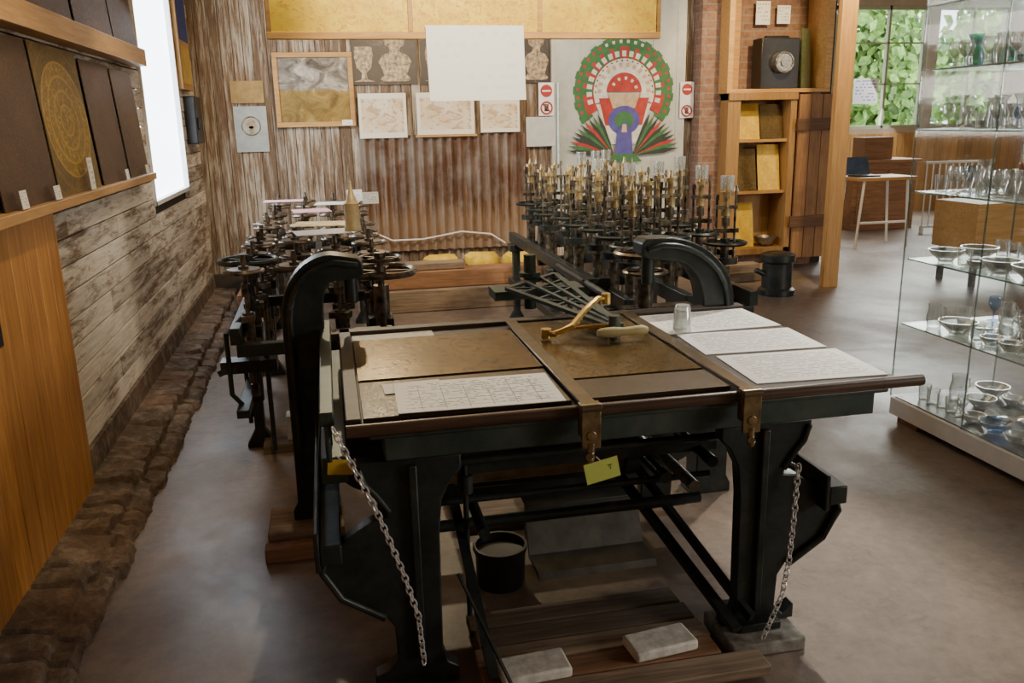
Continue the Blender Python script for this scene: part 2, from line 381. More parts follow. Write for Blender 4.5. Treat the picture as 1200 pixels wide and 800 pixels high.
for y0,y1,z0,z1 in ((WY0,WY0+.03,WZ0,WZ1),(WY1-.03,WY1,WZ0,WZ1),(WY0,WY1,WZ0,WZ0+.03),(WY0,WY1,WZ1-.03,WZ1)): b.box(-1.19,-1.14,y0,y1,z0,z1)
w1=add('window_1',b,WHITE,kind=ST)
b=B(); b.box(-1.185,-1.18,WY0,WY1,WZ0,WZ1); 
t=NT('overexposed_pane'); t.b.inputs['Emission Color'].default_value=(.80,.90,1,1); t.b.inputs['Emission Strength'].default_value=8; SKYP=t.fin((.9,.9,.9),.5)  # pane itself emits, standing in for the bright daylight outside
add('window_pane',b,SKYP,parent=w1)
b=B(); b.box(-1.35,5.45,8.76,8.9,0,3.6); b.mi=1
x=-1.18
while x<3.8:
    w=random.uniform(.085,.13); b.box(x,x+w-.004,8.7+random.uniform(0,.012),8.765,.22,3.6); x+=w
b.mi=0; b.box(-1.15,3.85,8.6,8.76,0,.24)
add('wall_back',b,[plain('dark_plinth',(.06,.045,.035),.9),BOARDB],kind=ST,bevel=.002)
PL=plain('plaster_wall',(.42,.36,.28),.85,0,.1,3)
b=B(); b.box(3.80,4.12,8.5,8.76,0,3.6); add('wall_brick_pillar',b,BRICK,kind=ST)
b=B(); b.box(4.12,5.3,8.72,8.765,0,3.6); add('wall_brick_back',b,BRICK,kind=ST)
b=B(); b.box(-1.6,12,-2.75,-2.6,0,3.6); add('wall_front',b,PL,kind=ST)
b=B(); b.box(12,12.15,-2.6,13.2,0,3.6); add('wall_right',b,PL,kind=ST)
b=B(); FZ0,FZ1=1.38,3.3; wins=[(6.9,8.15),(8.36,9.80),(9.95,11.3)]
xs=[5.3]+[v for w in wins for v in w]+[12]
for i in range(0,len(xs),2): b.box(xs[i],xs[i+1],13,13.2,0,3.6)
for a,c in wins: b.box(a,c,13,13.2,0,FZ0); b.box(a,c,13,13.2,FZ1,3.6)
b.mi=1; x=5.3
while x<12: b.box(x,x+.14,12.97,13,0,1.3); x+=.145
add('wall_far',b,[PL,PINEZ],kind=ST)
b=B(); b.box(5.3,5.45,8.9,13,0,3.6); add('wall_side',b,PL,kind=ST)
WFR=plain('window_frame_paint',(.36,.38,.28),.6,0,.05)
for i,(a,c) in enumerate(wins):
    b=B()
    for x0,x1,z0,z1 in ((a,a+.05,FZ0,FZ1),(c-.05,c,FZ0,FZ1),(a,c,FZ0,FZ0+.05),(a,c,FZ1-.06,FZ1),((a+c)/2-.02,(a+c)/2+.02,FZ0,FZ1),(a,c,2.08,2.10),(a,c,2.72,2.74)): b.box(x0,x1,13.03,13.1,z0,z1)
    add('window_%d'%(i+2),b,WFR,kind=ST)
def leafmat():
    t=NT('mixed_green_leaves'); n=t.noise(t.mp(),9,6,.8); return t.fin(t.vary(t.ramp(n,[(.3,(.08,.20,.03)),(.5,(.22,.40,.08)),(.7,(.5,.64,.22))]),.4,1.5),.6)  # leaf green varies at random from dark to pale
LEAF=leafmat()
for k,(cx,cy,n) in enumerate(((8.2,17.0,2200),(11.8,17.4,2600),(15.3,18,2000))):
    b=B(); b.mi=1; b.cyl((cx,cy,-.4),(cx,cy,2.4),.16,.1); b.mi=0
    for _ in range(n):
        d=Vector((random.gauss(0,1),random.gauss(0,1),random.gauss(0,1))).normalized()*random.uniform(.4,1)
        p=Vector((cx+d.x*1.6,cy+d.y*1.1,2.4+d.z*2.0)); q=Vector((random.uniform(-1,1),random.uniform(-.6,.6),random.uniform(-1,1))).normalized()*.15
        r_=q.cross(Vector((random.uniform(-.3,.3),1,random.uniform(-.3,.3)))).normalized()*.09
        b.poly([p-q,p+r_,p+q,p-r_])
    add('leafy_tree',b,[LEAF,OLDY],label='leafy green tree outside the windows',cat='tree')
b=B(); b.box(-1.6,20,13.25,30,-.5,-.405); add('ground',b,plain('grass',(.1,.2,.04),.9),label='grassy ground outside the building',cat='ground',kind='stuff')
# ---------------------------------------------------------------- left wall fittings
b=B(); b.box(-1.15,-1.06,-1,5.88,1.33,1.37); add('wall_ledge',b,PINEY,label='narrow pine ledge along the peeling board wall',cat='shelf',bevel=.003)
b=B(); b.box(-1.15,-1.06,-1,6.0,2.02,2.12); add('wall_ledge',b,PINEY,label='upper pine rail holding etched metal plates',cat='shelf',bevel=.003)
def leftplate(y0,y1,z0,z1,m,label):
    b=B(); b.quad((-1.095,y0,z0),(-1.095,y1,z0),(-1.14,y1,z1),(-1.14,y0,z1),.004)
    return add('etched_plate',b,m,label=label,cat='metal plate',group='etched plates on the ledge')
leftplate(2.6,3.22,1.372,1.98,E_DARK2,'dark brown etched metal plate leaning on the ledge')
leftplate(3.27,3.9,1.372,1.99,E_DARK,'dark brown etched metal plate beside the rosette plate')
leftplate(3.93,4.62,1.372,2.0,E_OLIVE,'olive metal plate with round gold rosette etching')
leftplate(4.68,5.26,1.372,1.98,E_DARK,'dark brown plate with a white card before it')
leftplate(5.31,5.84,1.372,1.97,E_DARK2,'small brown etched plate next to the window')
for y0,y1 in ((2.6,3.5),(3.54,4.5),(4.55,5.3),(5.33,5.95)): leftplate(y0,y1,2.122,2.7,E_DARK2 if y0>4 else E_DARK,'dark etched metal plate on the upper rail')
for y0,y1,z0,z1 in ((3.35,3.42,1.375,1.44),(3.75,3.83,1.375,1.43),(4.3,4.38,1.375,1.52),(5.05,5.12,1.375,1.43),(5.6,5.68,1.375,1.43)):
    b=B(); b.quad((-1.062,y0,z0),(-1.062,y1,z0),(-1.068,y1,z1),(-1.068,y0,z1),.002)
    add('label_card',b,P_LAB,label='small white caption card standing on the ledge',cat='label',group='caption cards on the ledge')
b=B(); b.box(-1.155,-1.11,7.78,8.35,1.95,2.75); b.mi=1; b.box(-1.11,-1.105,7.84,8.29,2.35,2.7); b.mi=2; b.box(-1.11,-1.105,7.84,8.29,2.0,2.3)
add('wall_banner',b,[PINEZ,plain('blue_cloth',(.03,.06,.25),.7),plain('golden_cloth',(.6,.4,.08),.7)],label='blue and yellow pennant board beside the window',cat='banner')
b=B(); b.box(-1.155,-1.06,7.95,8.35,1.5,1.9); b.box(-1.06,-1.04,8.0,8.1,1.62,1.72)
add('electrical_box',b,BLACK,label='dark grey electrical box near the room corner',cat='electrical box',bevel=.01)
b=B(); b.box(-1.125,-1.095,3.0,3.06,.95,1.1); b.cyl((-1.12,3.03,1.1),(-1.11,3.03,1.14),.01)
add('wall_latch',b,BLACK,label='black iron latch on the orange pine boards',cat='latch',bevel=.006)
for x0,x1,y0,y1,z0,z1 in ((-.8,-.5,6.9,8.4,0,.13),(-.82,-.55,7.4,8.5,.132,.26)):
    b=B(); b.box(x0,x1,y0,y1,z0,z1); add('timber_beam',b,REDX,label='reddish timber board lying in the room corner',cat='timber',bevel=.01)
# ---------------------------------------------------------------- back wall fittings
def framed(name,x0,x1,z0,z1,m,fr,label,cat,y=8.69,fw=.045):
    e=thing(name,label,cat,((x0+x1)/2,y,z0))
    b=B(); b.box(x0,x1,y-.035,y,z1-fw,z1); b.box(x0,x1,y-.035,y,z0,z0+fw); b.box(x0,x0+fw,y-.035,y,z0+fw,z1-fw); b.box(x1-fw,x1,y-.035,y,z0+fw,z1-fw)
    add('frame',b,fr,e,bevel=.003)
    b=B(); b.quad((x0+fw,y-.015,z0+fw),(x1-fw,y-.015,z0+fw),(x1-fw,y-.015,z1-fw),(x0+fw,y-.015,z1-fw),.004); add('picture',b,m,e); return e
framed('framed_plate',-.43,.31,1.62,2.3,E_PIC,PINEX,'pine framed silver and gold plate on the plank wall','picture')
b=B(); b.quad((.18,8.652,1.63),(.28,8.652,1.63),(.28,8.652,1.68),(.18,8.652,1.68),.002); add('label_card',b,P_LAB,label='tiny white caption card on the picture frame',cat='label')
def sheet(x0,x1,z0,z1,m,label,cat='paper',name='paper_sheet',y=8.685,group=None):
    b=B(); b.quad((x0,y,z0),(x1,y,z0),(x1,y,z1),(x0,y,z1),.004); return add(name,b,m,label=label,cat=cat,group=group)
PALM=plain('pale_metal',(.36,.38,.36),.5,.2,.1,10)
sheet(-.82,-.52,1.4,1.82,PALM,'grey metal plate with oval emblem on the planks','metal plate','metal_plate')
b=B(); b.torus((-.67,8.68,1.64),.085,.006,Matrix.Rotation(pi/2,3,'X')); b.cyl((-.67,8.683,1.66),(-.67,8.676,1.66),.045); b.box(-.69,-.65,8.676,8.682,1.56,1.64)
add('emblem_ring',b,BRONZE,label='round dark emblem fixed to the grey plate',cat='emblem')
sheet(-.83,-.53,1.85,2.05,plain('old_gold_sheet',(.34,.22,.07),.6,.2),'tarnished yellow metal sheet above the grey plate','metal plate','metal_plate')
for x0,x1,z0,z1 in ((.34,.8,1.5,1.92),(.9,1.47,1.52,1.92),(1.53,1.93,1.53,1.84)): sheet(x0,x1,z0,z1,E_PAP,'cream sheet with brown ornament drawing','drawing',group='ornament drawings',y=8.63)
b=B(); b.box(.88,1.49,8.615,8.628,1.50,1.517); add('drawing_strip',b,PINEX,label='thin pine strip under the middle drawing',cat='strip')
sheet(2.0,2.3,1.38,1.67,plain('grey_sheet',(.55,.55,.52),.5,.1,.06),'plain pale grey sheet pinned below the signs','paper',y=8.65)
DEC=plain('photographed_glass_tone',(.34,.25,.15),.5,0,.65,28)
def poster(x0,x1,shape):
    e=thing('wall_poster','dark brown photographic poster showing glass vessels','poster',((x0+x1)/2,8.68,2.0),'brown posters in a row')
    b=B(); b.quad((x0,8.683,2.0),(x1,8.683,2.0),(x1,8.683,2.5),(x0,8.683,2.5),.004); add('poster_sheet',b,E_BRN,e)
    b=B()
    for cx_,pts in shape:
        L_=[(cx_-r,8.677,2.03+z) for r,z in pts]; Rr=[(cx_+r,8.677,2.03+z) for r,z in pts[::-1]]; b.poly(L_+Rr)
    bmesh.ops.recalc_face_normals(b.bm,faces=b.bm.faces[:]); add('vessel_picture',b,DEC,e,smooth=False)
dec=[(.12,0),(.15,.02),(.11,.06),(.13,.12),(.16,.18),(.12,.24),(.05,.27),(.05,.31),(.09,.33),(.10,.38),(.05,.42)]; gob=[(.1,0),(.03,.02),(.02,.08),(.07,.13),(.09,.24),(.08,.32)]
poster(.31,.93,[(.72,dec),(.42,gob)]); poster(.97,1.55,[(1.1,gob),(1.35,gob)]); poster(2.0,2.25,[(2.12,[(a*.8,c) for a,c in dec])])
b=B(); n=18*10; prev=None
for i in range(n+1):
    x=.33+1.7*i/n; yy=8.66+.02*math.cos(2*pi*i/10)
    cur=(b.bm.verts.new((x,yy,.38)),b.bm.verts.new((x,yy,1.52)))
    if prev: b.bm.faces.new((prev[0],cur[0],cur[1],prev[1]))
    prev=cur
b._f(); add('corrugated_sheet',b,RUST,label='rusty corrugated iron sheet on the plank wall',cat='corrugated iron')
b=B(); b.box(2.27,3.7,8.655,8.69,.6,3.0); 
for i in range(6): b.box(2.3+i*.26,2.31+i*.26,8.65,8.656,.6,3.0)
add('metal_cladding',b,plain('pale_grey_metal',(.48,.49,.44),.45,.2,.1,4),label='pale grey ribbed metal cladding behind the round painting',cat='wall cladding')
GR=plain('mural_green',(.04,.16,.05),.6); RD=plain('mural_red',(.42,.035,.025),.6); WH=plain('mural_white',(.7,.68,.62),.6); BL=plain('mural_violet',(.08,.07,.30),.6); DK=plain('mural_dark',(.03,.04,.03),.6); TN=plain('mural_tan',(.55,.40,.25),.6)
e=thing('balloon_painting','round balloon-shaped painting in green red and white','painting',(3.03,8.64,1.22))
cx,cz=3.03,1.90
def arc(b,r0,r1,a0,a1,y,n=20,ky=1.0):
    P=[(cx+r1*math.cos(a0+(a1-a0)*i/n),y,cz+ky*r1*math.sin(a0+(a1-a0)*i/n)) for i in range(n+1)]
    if r0<=0: P.append((cx,y,cz))
    else: P+=[(cx+r0*math.cos(a1-(a1-a0)*i/n),y,cz+ky*r0*math.sin(a1-(a1-a0)*i/n)) for i in range(n+1)]
    b.poly(P)
b=B(); N=30
for i in range(N): 
    a0=-.62+(pi+1.24)*i/N; a1=-.62+(pi+1.24)*(i+1)/N; b.mi=0; arc(b,.40,.525+.015*(i%2),a0,a1,8.645,3)
for i in range(26):
    a=-.5+(pi+1.0)*(i+.3)/26; b.mi=1 if abs(a-pi/2)>.5 else 2; arc(b,.475,.505,a,a+.06,8.643,2)
b.mi=1; arc(b,.3,.44,-.55,pi+.55,8.642,40)
for s_ in (-1,1):
    for i in range(6):
        a=(pi/2)+s_*(.2+i*.27); b.mi=0; arc(b,.33,.46,a-.08,a+.08,8.641,3)
for i in range(19):
    a=-.35+(pi+.7)*(i+.25)/19; b.mi=2; arc(b,.345,.40,a,a+.12,8.638,3)
b.mi=2; arc(b,.18,.325,-.35,pi+.35,8.6395,30)
for i in range(12):
    a=-.1+(pi+.2)*(i+.3)/12; b.mi=5; arc(b,.24,.285,a,a+.13,8.637,3)
for i in range(18):
    a=-.1+(pi+.2)*(i+.3)/18; b.mi=0 if i%2 else 1; arc(b,.30,.315,a,a+.06,8.636,2)
b.mi=1; arc(b,0,.19,0,pi,8.6385,20)
for i in range(5): b.mi=2; arc(b,.12,.15,.25+i*.55,.45+i*.55,8.637,3)
b.mi=2; b.poly([(cx-.30,8.6388,cz-.12),(cx-.13,8.6388,cz-.52),(cx+.13,8.6388,cz-.52),(cx+.30,8.6388,cz-.12)])
b.mi=1; b.poly([(cx-.27,8.637,cz-.06),(cx-.2,8.637,cz-.33),(cx+.2,8.637,cz-.33),(cx+.27,8.637,cz-.06)])
b.mi=5; b.poly([(cx-.17,8.6365,cz-.02),(cx-.12,8.6365,cz-.16),(cx+.12,8.6365,cz-.16),(cx+.17,8.6365,cz-.02)])
for r in (.17,.10): 
    b.mi=3 if r>.15 else 0; b.poly([(cx+r*math.cos(2*pi*i/24),8.634-(.2-r)*.03,cz-.28+.85*r*math.sin(2*pi*i/24)) for i in range(24)])
for s_ in (-1,1):
    for i in range(11):
        b.mi=(4,0,4,1,4,0,4,4,1,0,4)[i]; a=.12+i*.105; c0=Vector((cx+s_*.10,8.632-.0006*i,1.26)); d=Vector((s_*math.sin(a+.25),0,math.cos(a+.25)*.9)); p=Vector((d.z,0,-d.x))*.026
        b.poly([c0,c0+d*.34+p,c0+d*.52,c0+d*.34-p][::s_])
b.mi=3; b.poly([(cx-.1,8.622,1.25),(cx+.1,8.622,1.25),(cx+.08,8.622,1.5),(cx,8.622,1.62),(cx-.08,8.622,1.5)]); b.mi=5; b.poly([(cx-.03,8.619,1.5),(cx+.03,8.619,1.5),(cx+.02,8.619,1.58),(cx-.02,8.619,1.58)])
b.mi=0; b.poly([(cx-.2,8.620,1.2),(cx+.2,8.620,1.2),(cx+.12,8.620,1.28),(cx-.12,8.620,1.28)])
add('painted_design',b,[GR,RD,WH,BL,DK,TN],e,smooth=False)
b=B(); b.cyl((2.33,8.63,1.2),(2.33,8.63,2.0),.012); add('white_tube',b,plain('pale_tube',(.6,.75,.78),.4),label='thin pale tube fixed upright on the wall',cat='pipe')
def nosign(x0,x1,z0,z1,y):
    cx=(x0+x1)/2; w=x1-x0; e=thing('prohibition_sign','white sign with red no-entry disc and black hand','sign',(cx,y,z0),'prohibition signs')
    b=B(); b.box(x0,x1,y,y+.006,z0,z1); add('sign_plate',b,WHITE,e)
    b=B(); r=w*.38; zc=z1-w*.5; b.poly([(cx+r*math.cos(-2*pi*i/28),y-.002,zc+r*math.sin(-2*pi*i/28)) for i in range(28)])
    r2=w*.36; zc2=z0+w*.47; b.tube([(cx+r2*math.cos(2*pi*i/24),y-.003,zc2+r2*math.sin(2*pi*i/24)) for i in range(24)],w*.05,6,True); b.tube([(cx-r2*.7,y-.004,zc2+r2*.7),(cx+r2*.7,y-.004,zc2-r2*.7)],w*.04,6)
    b.mi=1; b.box(cx-w*.27,cx+w*.27,y-.006,y-.003,zc-w*.05,zc+w*.05)
    b.mi=2; b.box(cx-w*.13,cx+w*.13,y-.003,y-.001,zc2-w*.2,zc2+w*.1)
    for i in range(4): b.box(cx-w*.13+i*w*.07,cx-w*.13+i*w*.07+w*.05,y-.003,y-.001,zc2+w*.1,zc2+w*.24)
    add('sign_symbols',b,[RD,WHITE,BLACK],e)
nosign(2.13,2.29,1.68,2.0,8.64); nosign(3.64,3.79,1.63,1.99,8.635)
for (x0,x1,y0,y1,z0,z1,m,l) in ((.3,2.0,7.45,7.75,0,.2,OLDX,'thick old timber beam lying on the floor'),(.35,1.95,7.5,7.72,.2,.36,REDX,'reddish timber beam stacked on another'),(.5,1.9,7.76,8.5,0,.3,OLDX,'grey weathered plank stack near corrugated sheet'),(.62,1.15,7.52,7.66,.36,.43,OLDX,'short split timber piece on the stack')):
    b=B(); b.box(x0,x1,y0,y1,z0,z1); add('timber_beam',b,m,label=l,cat='timber',bevel=.012,group='stacked timbers')
for k,(x,y) in enumerate(((1.0,7.98),(1.4,8.02),(1.76,7.98))):
    b=B(); b.lathe([(0,0),(.13,0),(.145,.02),(.14,.09),(.10,.12),(0,.125)],(x,y,.3),12,1.15,.8)
    for v in b.bm.verts: v.co+=Vector((mn.noise(v.co*14)*.04,mn.noise(v.co*13+Vector((3,1,2)))*.03,0 if v.co.z<.31 else mn.noise(v.co*12)*.03))
    add('yellow_bundle',b,YEL,label='folded yellow cloth bundle on the timbers',cat='cloth',group='yellow bundles')
b=B(); b.tube([(.35,8.6,.62),(.6,8.6,.5),(.9,8.6,.5),(1.3,8.6,.56),(1.6,8.6,.52),(1.75,8.6,.42)],.008,6); add('white_cable',b,WHITE,label='thin white cable looping before the corrugated sheet',cat='cable')
# ---------------------------------------------------------------- hanging panel
HP=thing('hanging_plate_panel','pine framed panel of three bright brass plates','hanging panel',(.78,4.6,2.06))
b=B(); b.box(-.24,1.81,4.58,4.62,2.055,2.09); b.box(-.24,1.81,4.58,4.62,2.72,2.76); 
for x in (-.24,.455,1.13,1.785): b.box(x,x+.025,4.582,4.618,2.09,2.72)
add('frame',b,PINEX,HP,bevel=.003)
for i,(x0,x1) in enumerate(((-.215,.455),(.48,1.13),(1.155,1.785))):
    b=B(); b.quad((x0,4.585,2.09),(x1,4.585,2.09),(x1,4.585,2.72),(x0,4.585,2.72),.004); add('brass_plate',b,(E_GOLD,E_GOLD2,E_GOLD)[i],HP)
for x in (-.1,1.65):
    b=B(); b.cyl((x,4.6,2.76),(x,4.6,3.6),.004); add('hanging_wire',b,STEEL,HP)
b=B(); b.quad((.55,4.575,1.75),(1.06,4.575,1.75),(1.05,4.57,2.12),(.54,4.57,2.12),.002); add('paper_notice',b,P_BIG,label='large white paper notice hung under the brass panel',cat='paper')
# ---------------------------------------------------------------- right cabinets
b=B(); b.box(4.65,4.81,7.38,7.45,0,3.6); add('timber_post',b,PINEZ,label='slim pine post standing at the doorway',cat='post',bevel=.006)
C1=thing('display_box','open pine wall box above the small cabinet','display box',(4.56,8.5,1.86))
b=B(); b.box(4.0,5.15,8.3,8.7,1.86,1.9); b.box(4.0,4.06,8.3,8.7,1.9,3.3); b.box(5.08,5.15,8.3,8.7,1.9,3.3); b.box(4.0,5.15,8.3,8.7,3.3,3.36); b.box(4.06,4.3,8.66,8.7,1.9,3.3)
add('box_frame',b,PINEX,C1,bevel=.004)
C2=thing('wall_cabinet','pine cabinet with open shelves against brick','cabinet',(4.45,8.5,.2))
b=B(); b.box(4.03,4.17,8.32,8.7,.2,1.86); b.box(4.73,4.8,8.32,8.7,.2,1.86); b.box(4.03,4.8,8.32,8.7,.2,.27); b.box(4.17,4.73,8.67,8.7,.27,1.86); b.box(4.03,4.8,8.3,8.7,1.79,1.86)
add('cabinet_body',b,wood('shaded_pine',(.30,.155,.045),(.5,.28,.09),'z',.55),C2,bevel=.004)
for z in (.84,1.37):
    b=B(); b.box(4.17,4.73,8.36,8.67,z,z+.028); add('shelf',b,PINEX,C2)
DOORW=wood('brown_plank_door',(.22,.10,.035),(.42,.22,.085),'z',.6,dark=(.10,.05,.025))
b=B()
for i in range(4): b.box(4.81+i*.132,4.81+i*.132+.126,8.28,8.31,.15,1.84)
b.mi=1; b.box(4.78,5.35,8.25,8.28,1.48,1.6); b.box(4.76,5.33,8.25,8.28,.48,.6)
add('door',b,[DOORW,wood('dark_batten',(.09,.045,.02),(.2,.1,.05),'x',.7)],C2,'brown plank door with two dark battens, standing open',bevel=.003)
for i,(x0,x1,z0,z1,m) in enumerate(((4.18,4.45,1.4,1.76,E_GOLD2),(4.46,4.72,1.4,1.75,E_TAB2),(4.18,4.44,.87,1.30,E_TAB2),(4.46,4.71,.87,1.34,E_GOLD2),(4.18,4.44,.272,.74,E_GOLD))):
    b=B(); b.quad((x0,8.42,z0),(x1,8.42,z0),(x1,8.5,z1),(x0,8.5,z1),.004); add('brass_plate',b,m,label='shining brass plate leaning inside the pine cabinet',cat='metal plate',group='brass plates in the cabinet')
b=B(); b.lathe([(0,0),(.05,0),(.10,.05),(.12,.1),(.115,.1),(.09,.05),(0,.01)],(4.59,8.46,.272)); add('metal_bowl',b,STEEL,label='shiny steel bowl on the cabinet bottom shelf',cat='bowl')
D=thing('old_camera','black box instrument with round steel lens','instrument',(4.63,8.5,1.9))
b=B(); b.box(4.42,4.85,8.42,8.62,1.9,2.4); b.cyl((4.5,8.52,2.4),(4.77,8.52,2.4),.03); add('instrument_body',b,BLACK,D,bevel=.01)
b=B(); b.cyl((4.64,8.43,2.16),(4.64,8.34,2.16),.11,.095,24); b.torus((4.64,8.34,2.16),.095,.012,Matrix.Rotation(pi/2,3,'X')); b.cyl((4.64,8.35,2.16),(4.64,8.32,2.16),.045); add('lens',b,STEEL,D)
b=B(); b.quad((4.88,8.4,1.902),(5.05,8.5,1.902),(5.03,8.54,2.5),(4.87,8.44,2.5),.010); add('glass_sheet',b,thinglass('green_glass',(.55,.75,.5),.3,.2,.7,(.25,.35,.2)),label='green tinted glass sheet standing beside the instrument',cat='glass sheet')
for x0,x1,z0,z1 in ((4.1,4.19,2.08,2.24),(4.46,4.62,2.55,2.78),(4.7,4.85,2.56,2.74)):
    b=B(); b.quad((x0,8.655,z0),(x1,8.655,z0),(x1,8.655,z1),(x0,8.655,z1),.003); add('note_card',b,P_LAB,label='small printed card on the brick backing',cat='label',group='cards in the display box')
b=B(); b.lathe([(0,0),(.17,0),(.17,.05),(.14,.07),(.14,.3),(.16,.32),(.16,.38),(.1,.4),(0,.4)],(4.08,7.25,0)); b.cyl((3.94,7.25,.2),(3.86,7.25,.24),.025); add('iron_pot',b,IRON,label='black iron cylinder pot on the floor by the post',cat='pot')
b=B(); b.box(3.8,4.5,7.9,8.25,0,.12); b.box(3.8,4.2,7.8,7.95,.1,.2); add('low_plinth',b,OLDX,label='old dark timber plinth beneath the cabinet',cat='plinth',bevel=.01)
# ---------------------------------------------------------------- far room furniture
T=thing('side_table','small white trestle table with a wooden top','table',(6.75,9.7,0))
b=B(); b.box(6.35,7.15,9.45,9.95,.83,.87); add('table_top',b,PINEX,T,bevel=.004)
for x,dx in ((6.45,-.06),(7.05,.06)):
    for y in (9.5,9.9):
        b=B(); b.cyl((x,y,.83),(x+dx,y,0),.016); add('leg',b,WHITE,T)
b=B(); b.box(6.43,7.07,9.49,9.51,.3,.325); add('stretcher',b,WHITE,T)
L=thing('laptop','open dark laptop on the white trestle table','laptop',(6.6,9.7,.87))
b=B(); b.box(6.42,6.74,9.6,9.82,.872,.888); add('keyboard_base',b,BLACK,L)
b=B(); b.quad((6.42,9.83,.89),(6.74,9.83,.89),(6.74,9.9,1.1),(6.42,9.9,1.1),.01); add('screen',b,plain('dark_screen',(.05,.08,.14),.2),L)
b=B(); b.box(7.3,8.3,11.0,11.5,0,.95); b.box(7.25,8.35,10.95,11.55,.95,.99); b.box(7.5,7.95,11.1,11.4,.99,1.3); b.box(7.36,7.78,10.985,11,.1,.85); b.box(7.84,8.24,10.985,11,.1,.85)
add('sales_counter',b,REDX,label='wooden counter with panelled front and box on it',cat='counter',bevel=.006)
b=B(); 
for i in range(9): b.cyl((8.0+i*.1,10.4,.1),(8.0+i*.1,10.4,.95),.01,seg=8)
b.box(7.98,8.82,10.385,10.415,.95,.98); b.box(7.98,8.82,10.385,10.415,.08,.11); b.box(7.98,8.02,10.38,10.42,0,.08); b.box(8.78,8.82,10.38,10.42,0,.08)
add('white_railing',b,WHITE,label='white barred railing beside the wooden counter',cat='railing')
b=B(); b.quad((8.5,13.02,1.78),(8.95,13.02,1.78),(8.95,13.02,2.18),(8.5,13.02,2.18),.004); add('window_notice',b,paper('blue_print',(.85,.87,.9),(.1,.15,.5),8,4,.5),label='white notice with blue print hung at the window',cat='notice')
b=B(); b.box(5.9,6.9,6.9,7.5,.35,.8); b.mi=1; b.box(5.95,6.0,6.95,7.0,0,.35); b.box(6.8,6.85,6.95,7.0,0,.35); b.box(5.95,6.0,7.4,7.45,0,.35); b.box(6.8,6.85,7.4,7.45,0,.35)
add('plywood_bench',b,[PINEX,BLACK],label='pale plywood bench box on short dark legs',cat='bench',bevel=.005)
b=B(); b.box(8.9,11.2,9.5,9.9,0,.8); b.box(8.9,11.2,9.5,9.9,.84,.88); b.box(9.0,10.9,9.6,9.88,.88,1.2); add('long_shelf_unit',b,PINEX,label='long pale wooden shelf unit in the next room',cat='shelf',bevel=.005)
# ---------------------------------------------------------------- glass display case
CX0,CX1,CY0,CY1=2.95,3.6,1.6,3.95
G=thing('display_case','tall glass display case on a white base','display case',(3.27,2.8,0))
b=B(); b.box(CX0,CX1,CY0,CY1,.035,.13); add('case_base',b,WHITE,G,bevel=.004)
b=B(); b.box(CX0+.02,CX1-.02,CY0+.02,CY1-.02,.13,.136); add('base_panel',b,plain('dark_case_floor',(.14,.14,.12),.25),G)
SZ=(.55,.9,1.25,1.56,1.85,2.15)
for z in SZ:
    b=B(); b.box(CX0+.015,CX1-.02,CY0+.01,CY1-.015,z-.008,z); add('shelf',b,SHELFG,G)
for nm,q in (('front_pane',(CX0,CX0+.006,CY0,3.4)),('front_pane',(CX0,CX0+.006,3.405,CY1)),('end_pane',(CX0,CX1,CY1-.006,CY1)),('rear_pane',(CX1-.006,CX1,CY0,CY1))):
    b=B(); b.box(q[0],q[1],q[2],q[3],.136,2.4); add(nm,b,PANE,G)
EDGE=thinglass('grey_glass_edge',(.5,.6,.56),.2,.25,.4,(.4,.5,.46))
for x,y in ((CX0,CY1),(CX0,3.4),(CX1,CY1)):
    b=B(); b.box(x-.002,x+.004,y-.004,y+.002,.136,2.4); add('glass_edge',b,EDGE,G)
for z in SZ:
    b=B(); b.box(CX0+.0145,CX0+.0155,CY0+.01,CY1-.015,z-.008,z); add('shelf_edge',b,EDGE,G)
b=B(); b.box(CX0,CX1,CY0,CY1,2.4,2.44); add('case_top',b,STEEL,G)
for x,y in ((3.02,3.82),(3.02,2.2)):
    b=B(); b.box(x-.05,x+.07,y-.08,y+.08,0,.034); add('wooden_pad',b,REDX,label='small wooden block under the display case',cat='wood block')
profs={
 'wine_glass':[(0,0),(.03,0),(.03,.003),(.005,.008),(.005,.045),(.018,.058),(.03,.08),(.031,.10),(.027,.12)],
 'tumbler':[(0,.006),(.026,0),(.028,.008),(.033,.08)],
 'glass_bowl':[(0,.01),(.035,0),(.04,.010),(.075,.04),(.085,.06),(.08,.06),(.035,.018),(0,.014)],
 'glass_dish':[(0,.006),(.03,0),(.034,.006),(.05,.025),(.055,.04),(.05,.04),(.03,.012),(0,.01)],
 'glass_vase':[(0,0),(.03,0),(.036,.04),(.024,.09),(.022,.12),(.036,.15)],
 'glass_jug':[(0,0),(.035,0),(.045,.045),(.034,.1),(.038,.13)],
 'glass_plate':[(0,.006),(.05,0),(.06,.006),(.1,.018),(.105,.022)],
 'glass_candlestick':[(0,0),(.04,0),(.035,.012),(.012,.025),(.016,.05),(.01,.075),(.02,.1),(.022,.115)]}
GM={}
def glassware(kind,loc,m=GLS,s=1.0,group='glassware in the display case',label=None):
    key=(kind,m.name)
    nice=kind.replace('_',' '); adj={'teal_glassware':'teal','amber_glassware':'amber','blue_glassware':'blue'}.get(m.name,'clear')
    nice2=nice.replace('glass ','')
    if key not in GM:
        b=B(); b.lathe(profs[kind],(0,0,0),18)
        if kind=='glass_jug': b.tube([(.037,0,.11),(.065,0,.10),(.068,0,.06),(.044,0,.04)],.004,6)
        o=add(kind,b,m,label=label or '%s glass %s standing on a glass shelf'%(adj,nice2),cat=nice2,group=group)
        o.location=loc; GM[key]=o; W[o]=Vector(loc)
    else:
        o=GM[key].copy(); COL.objects.link(o); o.location=loc; o['label']=label or GM[key]['label']; o['group']=group
    o.scale=(s,s,s); return o
